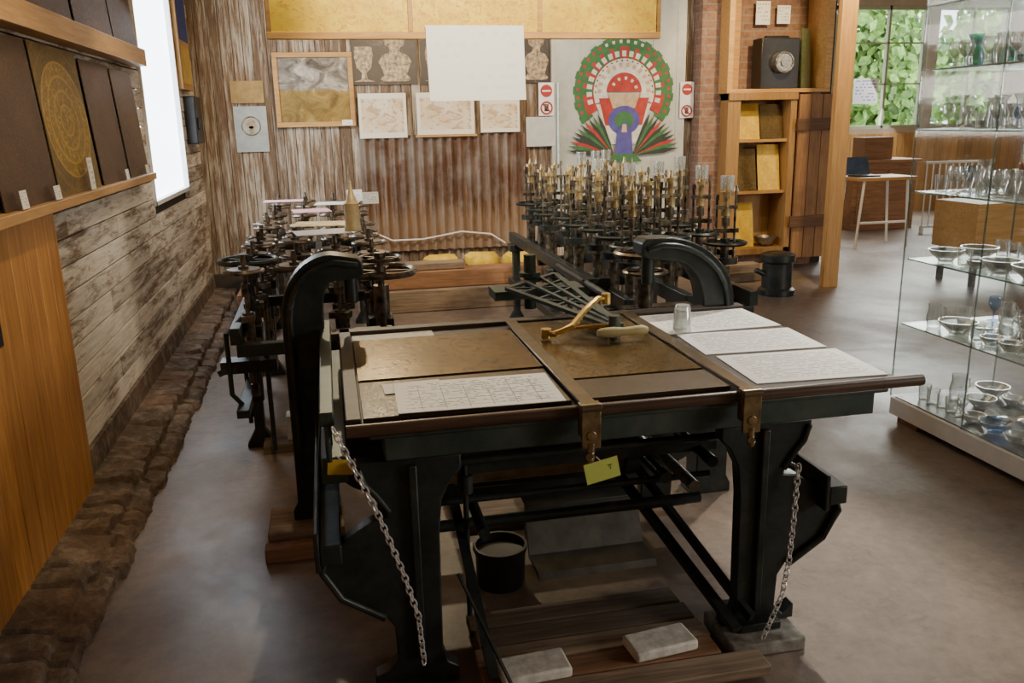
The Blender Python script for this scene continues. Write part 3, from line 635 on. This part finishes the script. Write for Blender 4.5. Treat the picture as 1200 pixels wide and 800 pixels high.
rad={'wine_glass':.032,'tumbler':.034,'glass_bowl':.086,'glass_vase':.037,'glass_jug':.069,'glass_plate':.106,'glass_candlestick':.041,'glass_dish':.056}
rng=random.Random(3)
for si,z in enumerate((.137,.551,.901,1.251,1.561,1.851)):
    rows=(3.08,3.27,3.46) if si<3 else (3.05,3.16,3.28,3.40,3.51)
    for ri,xr in enumerate(rows):
        y=3.88
        while y>2.6:
            k=rng.choice(['glass_bowl','glass_bowl','wine_glass','tumbler','glass_jug','glass_dish','glass_dish','tumbler'] if si<3 else ['wine_glass','tumbler','glass_vase','glass_candlestick','wine_glass','wine_glass','glass_dish'])
            if si<3 and ri==1 and rng.random()<.3: k='glass_plate'
            s=rng.uniform(.85,1.12); r=rad[k]*s
            m=GLS
            if si==5 and ri==1 and rng.random()<.6: m=GTEAL
            elif rng.random()<.05: m=rng.choice([GAMB,GBLUE])
            y-=r
            if y<2.55: break
            glassware(k,(xr+rng.uniform(-.003,.003),y,z),m,s); y-=r+(.005 if si<3 else rng.uniform(.004,.02))
# ---------------------------------------------------------------- MAIN TABLE MACHINE
TC=.715
EM=thing('engraving_table','black cast iron engraving table with brass plates on top','engraving machine',(TC,2.75,0))
b=B(); b.box(.02,1.70,2.22,3.33,.822,.848); 
for x0,x1,y0,y1 in ((.0,1.7,3.28,3.34),(.0,.045,2.25,3.34)): b.box(x0,x1,y0,y1,.822,.864)
add('table_top',b,DARKW,EM,bevel=.004)
b=B(); b.cyl((.0,2.215,.843),(1.76,2.215,.843),.018,seg=20)
for i in range(5): b.cyl((.1+i*.38,2.215,.843),(.106+i*.38,2.215,.843),.0185,seg=20)
add('front_roller',b,wood('roller_wood',(.05,.027,.017),(.14,.08,.045),'x',.35,lo=.9,hi=1.0),EM)
b=B(); b.box(.1,1.62,2.24,2.29,.735,.822); b.box(.06,1.66,2.23,2.3,.805,.822); b.box(.1,.16,2.29,3.25,.735,.822); b.box(1.56,1.62,2.29,3.25,.735,.822); b.box(.1,1.62,3.2,3.25,.735,.822)
add('apron',b,GIRON,EM,bevel=.006)
def legprof(side):
    P=[(.40,.735),(.70,.735),(.70,.71),(.685,.67),(.655,.635),(.625,.60),(.615,.56)]
    P+=[(.66,.555),(.72,.52),(.80,.46),(.81,.43),(.80,.38),(.76,.33),(.70,.28),(.64,.25),(.615,.21)]
    P+=[(.61,.10),(.64,.065),(.68,.05),(.68,0.0),(.43,0.0),(.43,.05),(.46,.07),(.475,.12),(.47,.5),(.46,.6),(.43,.66),(.40,.69)]
    return [(TC+side*a,z+(.046 if side>0 and z<.06 else 0)) for a,z in P]
for s_ in (-1,1):
    b=B(); b.prism(legprof(s_),2.25,2.30)
    x=TC+s_*.54; b.box(x-.012,x+.012,2.23,2.25,.1,.72); b.box(x-.07,x+.07,2.2,2.36,.046 if s_>0 else 0,.075 if s_>0 else .035)
    b.tube([(TC+s_*.64,2.24,.25),(TC+s_*.76,2.24,.33),(TC+s_*.81,2.24,.42),(TC+s_*.8,2.24,.46)],.012,6)
    b.tube([(TC+s_*.69,2.245,.72),(TC+s_*.675,2.245,.67),(TC+s_*.645,2.245,.635),(TC+s_*.61,2.245,.58)],.010,6)
    add('leg',b,IRON,EM,bevel=.006)
    b=B(); b.prism([(a,z) for a,z in legprof(s_)],3.12,3.17); add('leg',b,IRON,EM,bevel=.006)
    b=B(); x=TC+s_*.78; b.box(x-.03,x+.03,2.2,3.95,.46,.52); b.box(x-.045,x-.03,2.2,3.95,.44,.56); add('side_rail',b,IRON,EM,bevel=.004)
b=B(); b.box(-.075,.0,2.3,3.5,.66,.74); b.box(-.07,-.03,2.28,3.45,.84,.88); b.box(-.06,-.04,2.4,2.44,.7,.86); b.box(-.06,-.04,3.3,3.34,.7,.86); b.tube([(-.05,2.3,.86),(-.05,2.27,.8),(-.05,2.27,.74)],.01,6); add('left_slide_rail',b,GIRON,EM,bevel=.004)
for s_ in (-1,1):
    xo=TC+s_*(.925 if s_<0 else .95); L_=.30 if s_<0 else .40; zt=1.165; th=.10; wx=.16
    ro_x,ro_z=(.20,.24) if s_<0 else (.32,.30)
    zb=.088 if s_<0 else 0
    P=[(xo+s_*.02,zb),(xo+s_*.02,zb+.04),(xo,zb+.08),(xo,.5)]
    for i in range(13):
        a=pi/2*i/12; P.append((xo-s_*(ro_x-ro_x*math.cos(a)),zt-ro_z+ro_z*math.sin(a)))
    xe=xo-s_*L_; drop=-.018 if s_<0 else .0
    P+=[(xe,zt+drop),(xe-s_*.02,zt+drop-.02),(xe-s_*.02,zt+drop-.065),(xe,zt+drop-th+.02)]
    ix=.05 if s_<0 else .14; iz=.11 if s_<0 else .2
    for i in range(9):
        a=pi/2*(1-i/8); P.append((xo-s_*(wx-(0.0 if s_<0 else .02))-s_*(ix-ix*math.cos(a)),zt-th-iz+iz*math.sin(a)))
    P+=[(xo-s_*.145,.5),(xo-s_*.145,zb+.08),(xo-s_*.17,zb+.04),(xo-s_*.17,zb)]
    b=B(); b.prism(P,3.30,3.42)
    q=[(xo-s_*.032,3.295,.4)]+[(xo-s_*(.032+(ro_x-.02)*(1-math.cos(pi/2*i/8))),3.295,zt-ro_z+(ro_z-.03)*math.sin(pi/2*i/8)) for i in range(9)]+[(xe,3.295,zt-.045)]
    b.tube(q,.014,8); b.cyl((xe+s_*.03,3.365,zt-.2),(xe+s_*.03,3.365,zt-.07),.028)
    add('arch_column',b,IRON,EM,bevel=.01)
b=B(); b.box(-.33,-.03,3.2,3.46,0,.086); add('wood_block',b,OLDX,label='pale timber block under the iron column',cat='wood block',bevel=.008)
b=B(); b.box(-.34,-.1,3.12,3.19,0,.06); add('wood_block',b,REDX,label='thin reddish timber offcut beside the column foot',cat='wood block',bevel=.006)
for p,q,r_ in (((.2,2.42,.64),(1.25,2.42,.64),.014),((.2,2.62,.33),(1.22,2.62,.33),.02),((.2,2.9,.36),(1.22,2.9,.36),.03),((.2,2.55,.45),(1.22,2.55,.45),.012),((.2,3.0,.62),(1.22,3.0,.62),.025)):
    b=B(); b.cyl(p,q,r_); add('cross_rod',b,IRON,EM)
b=B(); b.box(.2,1.22,2.95,3.0,.4,.5); add('cross_beam',b,IRON,EM); b=B(); b.box(.2,1.22,3.1,3.15,.2,.3); add('cross_beam',b,IRON,EM)
b=B(); b.box(.2,1.22,2.5,2.54,.56,.60); add('cross_beam',b,IRON,EM)
b=B(); b.cyl((.25,2.72,.5),(.95,2.72,.5),.065,seg=24); add('brass_roller',b,plain('brown_roller',(.26,.17,.08),.4,.4,.3,12),EM); b=B(); b.cyl((.2,2.72,.5),(.25,2.72,.5),.09,seg=24); b.cyl((.95,2.72,.5),(1.0,2.72,.5),.09,seg=24); b.cyl((.12,2.72,.5),(1.25,2.72,.5),.015); add('roller_disc',b,IRON,EM)
for x,z,r_ in ((1.0,.52,.02),(1.1,.48,.02),(1.16,.56,.02),(.4,.40,.018)):
    b=B(); b.cyl((x,2.4,z),(x,3.95,z),r_); add('long_shaft',b,STEEL if x==1.1 else IRON,EM)
for p,q,w_,h_ in (((1.0,2.85,.34),(1.16,2.18,.08),.035,.02),((1.06,2.85,.38),(1.22,2.2,.10),.02,.03),((.33,2.75,.5),(.37,2.12,.08),.03,.015),((.3,2.3,.33),(.42,2.05,.07),.008,.008)):
    b=B(); b.bar(p,q,w_,h_); add('diagonal_stay',b,IRON,EM)
b=B(); b.cyl((.36,2.5,.06),(.36,2.5,.8),.009); b.cyl((.36,2.5,.5),(.36,2.5,.56),.025); b.box(.26,.46,2.48,2.52,.63,.69); add('vertical_rod',b,IRON,EM)
SB=plain('strap_bronze',(.17,.13,.08),.32,.65)
for (xa,nm) in ((.675,'clamp_strap'),(1.165,'clamp_strap')):
    b=B(); b.box(xa-.022,xa+.022,2.2,3.26,.866,.874); b.box(xa-.03,xa+.03,2.175,2.2,.78,.876); b.mi=1; b.box(xa-.028,xa+.028,2.163,2.175,.745,.87); b.cyl((xa,2.158,.785),(xa,2.168,.785),.014); b.cyl((xa-.03,2.172,.864),(xa+.03,2.172,.864),.013)
    b.tube([(xa,2.168,.76),(xa,2.165,.735),(xa-.005,2.155,.722),(xa-.012,2.14,.722),(xa-.015,2.132,.735)],.012,8)
    add(nm,b,[SB,BRONZE],EM,bevel=.002)
PA=B(); A0=Vector((.74,3.62,.93)); A1=Vector((1.02,3.86,.94)); T0=Vector((.99,2.9,.905))
PA.bar(A0,T0,.026,.014); PA.bar(A1,T0+Vector((.03,.02,0)),.026,.014); PA.bar((.84,3.72,.94),T0+Vector((.0,.05,.01)),.016,.010); PA.bar((.93,3.80,.94),T0+Vector((.02,.05,.01)),.015,.010); PA.bar(A0,A1,.026,.014)
for k in (.15,.32,.5,.68): PA.bar(A0.lerp(T0,k),A1.lerp(T0,k),.014,.010)
for k in (0,.32): PA.bar(A0.lerp(T0,k),A1.lerp(T0,k+.3),.010,.008)
PA.cyl((.99,2.9,.864),(.99,2.9,.95),.022); PA.cyl((.88,3.78,.8),(.88,3.78,1.05),.028); PA.cyl((.88,3.78,.95),(.88,3.78,.97),.05); PA.box(.7,1.12,3.7,3.86,.86,.90); PA.box(.95,1.06,3.1,3.2,.885,.9)
pa=add('pantograph_arm',PA,GIRON,EM)
b=B(); b.tube([(.745,2.95,.885),(.77,2.90,.895),(.83,2.9,.92),(.9,2.97,.96),(.97,3.04,.985),(1.01,3.06,.98)],[.008,.012,.013,.012,.012,.008],8); b.tube([(.76,2.93,.89),(.82,2.98,.89),(.9,2.95,.9),(.97,2.92,.91)],.008,8); b.cyl((.745,2.95,.87),(.745,2.95,.905),.02); b.cyl((1.01,3.06,.96),(1.01,3.06,1.0),.018)
add('brass_lever',b,plain('polished_brass',(.78,.52,.16),.25,.7,.1,20),pa)
b=B()
prof=[(0,0),(.012,.0),(.018,.02),(.02,.06),(.015,.1),(.018,.14),(.02,.17),(.012,.19),(0,.19)]
b.lathe(prof,(0,0,0),14); bmesh.ops.transform(b.bm,matrix=Matrix.Translation((.91,2.85,.9))@Matrix.Rotation(math.radians(90),4,'Y'),verts=b.bm.verts[:]); add('wooden_handle',b,plain('handle_wood',(.55,.47,.22),.5),pa)
def flat(x0,x1,y0,y1,z,m,label,cat,name,rz=0,th=.003,group=None):
    c=Vector(((x0+x1)/2,(y0+y1)/2,z)); Rm=Matrix.Rotation(rz,3,'Z')
    P=[c+Rm@(Vector(p)-c) for p in ((x0,y0,z+th),(x1,y0,z+th),(x1,y1,z+th),(x0,y1,z+th))]
    b=B(); b.quad(*P,th); return add(name,b,m,label=label,cat=cat,group=group)
flat(.05,.65,2.62,3.14,.849,E_TAB,'brass plate etched with large scrollwork','metal plate','etched_plate',th=.014)
flat(.05,.645,2.26,2.6,.849,E_TAB3,'dark bare plate partly covered by a form','metal plate','etched_plate',th=.012)
flat(.70,1.14,2.46,3.24,.849,E_TAB2,'brass plate with fine line etching under the arm','metal plate','etched_plate',th=.014)
flat(.70,1.14,2.26,2.44,.849,E_TAB3,'narrow dark plate with rows of engraved letters','metal plate','etched_plate',th=.014)
flat(.05,.36,3.17,3.27,.849,P_TXT,'narrow white printed strip behind the brass plate','paper','paper_sheet',.02,.002)
flat(.15,.63,2.255,2.54,.865,P_GRID,'white printed form with a ruled table','paper','paper_sheet',-.03,.002)
flat(.12,.3,2.46,2.56,.8635,P_PLAIN,'white paper corner lying under the form','paper','paper_sheet',.05,.001)
for i,(y0,y1,x0) in enumerate(((2.28,2.60,1.25),(2.63,2.92,1.24),(2.95,3.27,1.22))):
    flat(x0,1.69,y0,y1,.849,P_TXT,'white laminated information sheet beside the clamp','paper','paper_sheet',-.05 if i<2 else .02,.003,group='information sheets')
b=B(); b.lathe([(0,.1),(.026,.1),(.03,.09),(.038,.0),(.034,.0),(.027,.085),(0,.09)],(1.29,2.98,.853),16); add('upturned_tumbler',b,GLS,label='clear fluted tumbler upside down on printed sheets',cat='glass')
def tag(c,w,h,m,label,rot,txt):
    e=thing('paper_tag',label,'tag',c)
    b=B(); b.quad(*[Vector(c)+rot@Vector(p) for p in ((-w/2,0,-h),(w/2,0,-h),(w/2,0,0),(-w/2,0,0))],.001); add('tag_card',b,m,e)
    b=B(); b.tube([Vector(c)+Vector((0,0,0)),Vector(c)+Vector((-.012,.002,.012))],.0015,5); add('tag_string',b,WHITE,e)
    if txt:
        cu=bpy.data.curves.new('tag_text','FONT'); cu.body=txt; cu.size=h*.36; cu.align_x='CENTER'; to=bpy.data.objects.new('t',cu); COL.objects.link(to)
        dg=bpy.context.evaluated_depsgraph_get(); me=bpy.data.meshes.new_from_object(to.evaluated_get(dg)); bpy.data.objects.remove(to)
        me.materials.clear(); me.materials.append(plain('tag_ink',(.05,.12,.03),.6)); o=bpy.data.objects.new('tag_text',me); COL.objects.link(o); o.parent=e
        o.matrix_local=Matrix.Translation(rot@Vector((w*.25,-.002,-h*.55)))@(rot@Matrix.Rotation(pi/2,3,'X')).to_4x4()
tag((.69,2.13,.722),.10,.062,plain('lime_card',(.68,.80,.18),.6,0,.03),'lime yellow card tag hanging from the clamp',Matrix.Rotation(-.2,3,'Y'),'T')
tag((-.02,2.28,.74),.07,.045,YEL,'small yellow tag hanging at the table corner',Matrix.Rotation(.1,3,'Y'),None)
def chain(pts,label,step=.021):
    P=[Vector(p) for p in pts]; L=[0]
    for a,c in zip(P,P[1:]): L.append(L[-1]+(c-a).length)
    b=B(); d=0; k=0
    while d<L[-1]:
        i=max(j for j in range(len(L)-1) if L[j]<=d+1e-9); p=P[i].lerp(P[i+1],(d-L[i])/(L[i+1]-L[i])); t_=(P[i+1]-P[i]).normalized()
        q=t_.to_track_quat('X','Z').to_matrix()@Matrix.Rotation(pi/2*(k%2)+.3,3,'X')
        b.torus(p,.0085,.0026,q,10,5,sx=1.75); d+=step; k+=1
    add('chain',b,CHAIN,label=label,cat='chain',group='steel chains')
chain([(-.03,2.18,.86),(.01,2.18,.76),(.07,2.18,.61),(.13,2.18,.42),(.165,2.18,.28),(.175,2.175,.12)],'galvanised steel chain hanging from the table corner')
chain([(1.36,2.22,.59),(1.345,2.2,.45),(1.325,2.18,.3),(1.30,2.165,.19),(1.255,2.15,.11),(1.225,2.14,.055)],'galvanised steel chain hanging from the iron bracket')
b=B(); b.cyl((1.36,2.22,.59),(1.34,2.255,.6),.006); add('chain_hook',b,STEEL,EM)
DKOLD=wood('darker_old_timber',(.09,.065,.045),(.24,.18,.13),'x',.85,dark=(.05,.036,.027))  # darker version of the old timber, for boards further under the table
for i in range(5):
    y0=2.02+i*.1; b=B(); b.box(.34+random.uniform(0,.03),(1.08 if i>=1 else 1.2)+random.uniform(-.02,.01),y0,y0+.092,.021,.055); add('floor_plank',b,(OLDX,REDX,OLDX,DKOLD,DKOLD)[i],label='worn wooden plank laid under the machine',cat='plank',bevel=.004,group='planks under the machine')
b=B(); b.box(.36,1.08,2.05,2.11,0,.02); b.box(.36,1.08,2.38,2.45,0,.02); add('pallet_bearer',b,OLDX,label='thin wooden bearers under the floor planks',cat='plank')
b=B(); b.box(1.13,1.38,2.14,2.36,0,.045); add('stone_block',b,GREY,label='grey stone block under the iron leg',cat='stone block',bevel=.006)
for x0,x1,y0,y1,r_ in ((.39,.60,2.10,2.21,.05),(.80,1.01,2.13,2.24,.12)):
    b=B(); b.box(x0,x1,y0,y1,.056,.09,Matrix.Rotation(r_,3,'Z')); add('pale_brick',b,WBRICK,label='pale worn brick lying on the planks',cat='brick',bevel=.008,group='pale bricks')
b=B(); b.lathe([(0,0),(.085,0),(.088,.02),(.092,.12),(.1,.14),(.1,.155),(.09,.155),(.083,.13),(0,.125)],(.52,2.78,0),24); add('black_bucket',b,BLACK,label='round black metal tub under the table',cat='bucket')
b=B(); b.prism([(2.75,0),(2.93,0),(2.98,.13),(2.96,.135),(2.91,.02),(2.77,.02)],.66,1.12,'yz'); add('metal_trough',b,plain('grey_zinc',(.15,.14,.12),.6,.3,.2,10),label='grey sheet metal trough on the floor',cat='trough')
b=B(); b.box(.68,1.1,3.0,3.09,0,.17); b.box(.67,1.11,2.995,3.095,.17,.185); add('dark_box',b,plain('dark_grey_box',(.07,.068,.062),.6),label='dark grey box standing behind the metal trough',cat='box',bevel=.004)
b=B(); b.box(.42,1.1,3.18,3.5,0,.06); add('floor_board',b,DKOLD,label='flat dark board on the concrete under the table',cat='plank',bevel=.005)
# ---------------------------------------------------------------- SPINDLE MACHINES
def wheel(b,c,R_,r,sp=5,hub=.025):
    b.torus(c,R_,r,None,24,6); b.cyl((c[0],c[1],c[2]-.02),(c[0],c[1],c[2]+.025),hub,seg=10)
    for i in range(sp):
        a=2*pi*i/sp; b.bar((c[0],c[1],c[2]),(c[0]+R_*math.cos(a),c[1]+R_*math.sin(a),c[2]),.014,.008)
LM=thing('spindle_machine','long black iron machine with rows of hand wheels','machine',(-.1,6.2,0))
b=B()
for x in (-.47,-.1,.24): b.box(x-.025,x+.025,4.02,8.1,.66,.74)
for y in (4.05,5.2,6.4,7.6): b.box(-.47,.24,y-.03,y+.03,.6,.66)
b.box(-.5,-.44,4.02,8.1,.3,.34); b.box(.2,.26,4.02,8.1,.28,.33)
add('machine_bed',b,IRON,LM,bevel=.004)
for y in (4.45,5.8,7.2):
    for x in (-.44,.22):
        b=B(); b.prism([(x-.03,.62),(x+.03,.62),(x+.025,.1),(x+.07,.02),(x+.07,0),(x-.07,0),(x-.07,.02),(x-.025,.1)],y-.03,y+.03); b.box(x-.06,x+.06,y-.05,y+.05,.6,.66); add('leg',b,IRON,LM,bevel=.005)
OILY=plain('oily_steel',(.16,.13,.10),.32,.65,.45,25)
b=B(); b.cyl((0,0,-.38),(0,0,.26),.011,seg=10); b.cyl((0,0,-.12),(0,0,.02),.028,seg=12); b.cyl((0,0,.1),(0,0,.16),.022,seg=12); b.cyl((0,0,-.4),(0,0,-.34),.022,seg=10); b.box(-.03,.03,-.05,.05,-.02,.01); b.cyl((0,0,.26),(0,0,.3),.016,.01,10)
s0=add('spindle',b,OILY,LM); 
b=B(); wheel(b,(0,0,.22),.09,.008); b.lathe([(0,.212),(.075,.212),(.08,.222),(.075,.232),(0,.234)],(0,0,0),20); wh=add('hand_wheel',b,OILY,s0)
off=s0.location+W[LM]; W[s0]=off
first=True; kids=[wh]; z0=off.z
wh.location=Vector((0,0,W[wh].z-off.z))
for j in range(13):
    for i,x in enumerate((-.42,-.2,.02,.22)):
        loc=Vector((x+rng.uniform(-.02,.02),4.2+j*.3+(.12 if i%2 else 0)+rng.uniform(-.02,.02),z0+.735+rng.uniform(-.02,.03)))
        if first: s0.location=loc-W[LM]; W[s0]=loc; first=False
        else: clone(s0,loc,LM,(1,1,rng.uniform(.97,1.03)),rng.uniform(0,2),kids)
for x0,x1,y0,y1,m,l in ((-.2,.1,4.75,4.98,P_PLAIN,'white paper sheet lying on the hand wheels'),(-.22,.12,5.15,5.4,P_YEL,'yellowish paper sheet on the hand wheels'),(-.25,.0,6.0,6.25,P_PINK,'pink paper sheet lying on the hand wheels'),(-.1,.22,6.5,6.75,P_PLAIN,'white sheet further along the wheels'),(-.5,-.2,6.9,7.1,P_PINK,'small pink sheet near the end of the machine')):
    flat(x0,x1,y0,y1,1.065,m,l,'paper','paper_sheet',rng.uniform(-.2,.2),.003)
b=B(); b.lathe([(0,0),(.046,0),(.046,.02),(.042,.03),(.04,.14),(.044,.15),(.03,.165),(.012,.22),(.006,.27),(0,.272)],(.12,4.85,1.069),20); add('brass_cone',b,DULLB,label='pale brass cone-topped canister on the machine',cat='canister')
for x,y in ((.14,6.9),(.25,6.6)):
    b=B(); b.quad((x,y,1.055),(x+.12,y,1.055),(x+.12,y+.03,1.14),(x,y+.03,1.14),.002); add('note_card',b,P_LAB,label='small white card standing on the machine',cat='label')
b=B(); b.cyl((.2,3.78,.7),(.2,3.78,1.09),.016); wheel(b,(.2,3.78,1.01),.15,.015); wheel(b,(.2,3.78,1.07),.09,.01); b.cyl((.2,3.78,.8),(.2,3.78,.95),.035); b.box(-.2,.24,3.74,3.84,.7,.75); b.box(.1,.14,3.45,3.8,.7,.74)
add('front_hand_wheel',b,OILY,EM)
b=B(); b.cyl((-.42,4.3,.3),(-.42,4.3,.6),.03); b.tube([(-.45,4.2,.75),(-.52,4.1,.7),(-.52,4.1,.4),(-.46,4.15,.3)],.012,6); b.box(-.56,-.3,4.1,4.2,.5,.56); b.bar((-.6,4.3,.45),(-.2,4.3,.62),.02,.03); b.cyl((-.35,4.15,.08),(-.35,4.15,.6),.012); add('hanging_linkage',b,IRON,LM)
b=B(); wheel(b,(-.42,4.45,.99),.14,.013); b.cyl((-.42,4.45,.7),(-.42,4.45,1.02),.014); add('large_hand_wheel',b,IRON,LM)
for k,(x,y) in enumerate(((-.5,4.6),(-.5,5.0),(-.5,5.5),(-.5,6.1))):
    b=B(); b.cyl((x,y,.08),(x,y,.66),.012); b.cyl((x,y,.12),(x,y,.2),.03); b.cyl((x,y,.4),(x,y,.5),.025); add('hanging_weight',b,IRON,LM)
b=B(); b.box(-.42,-.1,4.3,4.6,.0,.05); add('floor_block',b,OLDX,label='flat timber block on the floor under the machine',cat='wood block')
b=B(); b.box(-.3,-.18,4.35,4.45,.051,.18); add('white_box',b,WHITE,label='small white box on a timber block',cat='box',bevel=.004)
RM=thing('glass_etching_machine','black iron machine crowded with upright spindles','machine',(1.84,5.6,0))
b=B()
for x in (1.48,1.82,2.18): b.box(x-.025,x+.025,4.1,7.0,.66,.74)
for y in (4.12,5.2,6.1,6.95): b.box(1.48,2.18,y-.03,y+.03,.6,.66)
b.cyl((1.34,4.05,.78),(1.34,5.0,.78),.018); b.box(1.32,1.48,4.4,4.44,.7,.8); b.box(1.44,1.52,4.05,7.0,.3,.36); b.box(2.14,2.22,4.05,7.0,.3,.36)
add('machine_bed',b,IRON,RM,bevel=.004)
for y in (4.3,5.6,6.85):
    for x in (1.48,2.18):
        b=B(); b.prism([(x-.03,.62),(x+.03,.62),(x+.025,.1),(x+.07,.02),(x+.07,0),(x-.07,0),(x-.07,.02),(x-.025,.1)],y-.03,y+.03); b.box(x-.06,x+.06,y-.05,y+.05,.6,.66); add('leg',b,IRON,RM,bevel=.005)
RODM=plain('dark_spindle_steel',(.24,.205,.155),.28,.7,.55,18)
b=B(); b.cyl((0,0,-.45),(0,0,.50),.011,seg=10); b.cyl((0,0,-.1),(0,0,.06),.034,seg=12); b.cyl((0,0,.14),(0,0,.2),.024,seg=12); b.cyl((.05,0,.1),(.05,0,.52),.007,seg=8); b.cyl((-.045,.025,.1),(-.045,.025,.46),.007,seg=8)
b.box(-.055,.06,-.012,.012,.40,.42); b.box(-.06,.07,-.016,.016,.26,.285); b.cyl((0,0,-.47),(0,0,-.4),.026,seg=10); b.cyl((.05,0,.50),(.05,0,.535),.014,.006,8); b.cyl((-.045,.025,.45),(-.045,.025,.48),.012,seg=8); b.cyl((0,0,.3),(0,0,.35),.022,seg=12)
s1=add('spindle',b,RODM,RM)
b=B(); b.cyl((0,0,.36),(0,0,.40),.026,seg=14); b.cyl((0,0,.40),(0,0,.49),.016,seg=10); b.cyl((0,0,.48),(0,0,.50),.036,seg=16); b.cyl((0,0,.50),(0,0,.54),.013,.006,12)
cl=add('chuck',b,plain('chuck_brass',(.66,.48,.24),.28,.6,.4,30),s1)
b=B(); wheel(b,(0,0,.2),.11,.012); b.cyl((0,0,.08),(0,0,.20),.022,seg=10); b.cyl((0,0,.08),(0,0,.115),.075,seg=20); wh2=add('hand_wheel',b,IRON,s1)
b0=W[s1].copy(); cl.location=W[cl]-b0; wh2.location=W[wh2]-b0
kids=[cl,wh2]; first=True; tops=[]
for j in range(8):
    for i,x in enumerate((1.57,1.84,2.10)):
        sc=rng.uniform(.92,1.10)
        loc=Vector((x+rng.uniform(-.02,.02)+b0.x,4.3+j*.34+(.16 if i%2 else 0)+rng.uniform(-.03,.03)+b0.y,b0.z*sc+.79))
        if first: s1.location=loc-W[RM]; W[s1]=loc; s1.scale=(1,1,sc); first=False
        else: clone(s1,loc,RM,(1,1,sc),rng.uniform(-.6,.6),kids)
        tops.append((loc.x-b0.x,loc.y-b0.y,.79+.542*sc))
for i,tp in enumerate(tops):
    if i in (2,5,7,8,11,13,16,20,23):
        b=B(); 
        if i%3: b.lathe([(.028,0),(.033,.0),(.037,.075),(.034,.075),(.031,.01)],(tp[0],tp[1],tp[2]-.03),14)
        else: b.lathe([(.022,0),(.036,.02),(.042,.05),(.028,.085),(.026,.10)],(tp[0],tp[1],tp[2]-.03),14)
        add('lamp_glass',b,GLS,label='clear lamp glass clamped on top of a spindle',cat='glass',group='glasses on the spindle machine')
b=B(); b.cyl((1.46,3.83,.7),(1.46,3.83,1.1),.02); wheel(b,(1.46,3.83,1.02),.14,.015); wheel(b,(1.46,3.83,.93),.1,.01); b.cyl((1.46,3.83,.75),(1.46,3.83,.9),.04); b.box(1.35,1.7,3.8,3.88,.7,.76); b.box(1.6,1.66,3.4,3.86,.7,.75)
add('front_hand_wheel',b,OILY,EM)
# ---------------------------------------------------------------- LIGHTS
def area(loc,target,sx,sy,e,c,name='light'):
    l=bpy.data.lights.new(name,'AREA'); l.shape='RECTANGLE'; l.size=sx; l.size_y=sy; l.energy=e; l.color=c
    o=bpy.data.objects.new(name,l); COL.objects.link(o); o.location=loc; o.rotation_euler=(Vector(target)-Vector(loc)).to_track_quat('-Z','Y').to_euler(); return o
def spot(loc,target,e,c,ang=60,r=.05,blend=.6):
    l=bpy.data.lights.new('unseen_spot','SPOT'); l.energy=e; l.color=c; l.spot_size=math.radians(ang); l.spot_blend=blend; l.shadow_soft_size=r
    o=bpy.data.objects.new('unseen_spot',l); COL.objects.link(o); o.location=loc; o.rotation_euler=(Vector(target)-Vector(loc)).to_track_quat('-Z','Y').to_euler(); return o  # unseen spots aimed to brighten chosen areas; no fixtures are modelled
WARM=(1,.76,.46); COOL=(.82,.9,1)
area((-1.13,6.96,1.95),(3,6.5,.6),1.4,1.5,55,COOL,'window_daylight')
area((9,12.8,2.4),(6,8,.5),4.5,2,340,(1,1,.95),'far_window_daylight')
area((8.0,-1.6,2.3),(3.2,4,.2),2.2,2,230,(1,.92,.83),'behind_daylight')
area((1.2,5.6,3.5),(1.2,5.9,0),2,3,42,(1,.78,.52),'ceiling_fill')  # soft overhead fill added for general brightness; no fixture is modelled
spot((-.1,2.4,3.3),(-1.15,3.6,1.1),125,WARM,46)
spot((.3,4.2,3.3),(-1.15,5.6,.8),120,(1,.86,.66),44)  # added to lighten the left wall boards
spot((.8,2.4,3.2),(.8,4.6,2.15),520,(1,.86,.60),44)
spot((1.0,5.6,3.4),(.9,8.7,1.7),370,(1,.78,.50),80)
spot((3.0,5.6,3.4),(3.0,8.7,1.8),200,(1,.86,.66),60)
spot((4.4,6.6,3.4),(4.5,8.6,1.4),300,(1,.74,.38),75)
spot((2.8,4.4,3.4),(1.5,2.75,.86),350,(1,.92,.78),40)
spot((2.6,3.6,3.4),(1.9,5.4,1.2),190,(1,.84,.58),50)
spot((.3,7.4,3.3),(.7,3.0,.8),230,(1,.82,.52),34)  # added to put glare on the brass plates and highlights on the spindles
spot((3.3,2.4,3.5),(3.25,3.3,.8),210,(1,.97,.9),90)
w=bpy.data.worlds.new('world'); S.world=w; w.use_nodes=True; bg=w.node_tree.nodes['Background']; bg.inputs[0].default_value=(.9,.96,1,1); bg.inputs[1].default_value=4.5
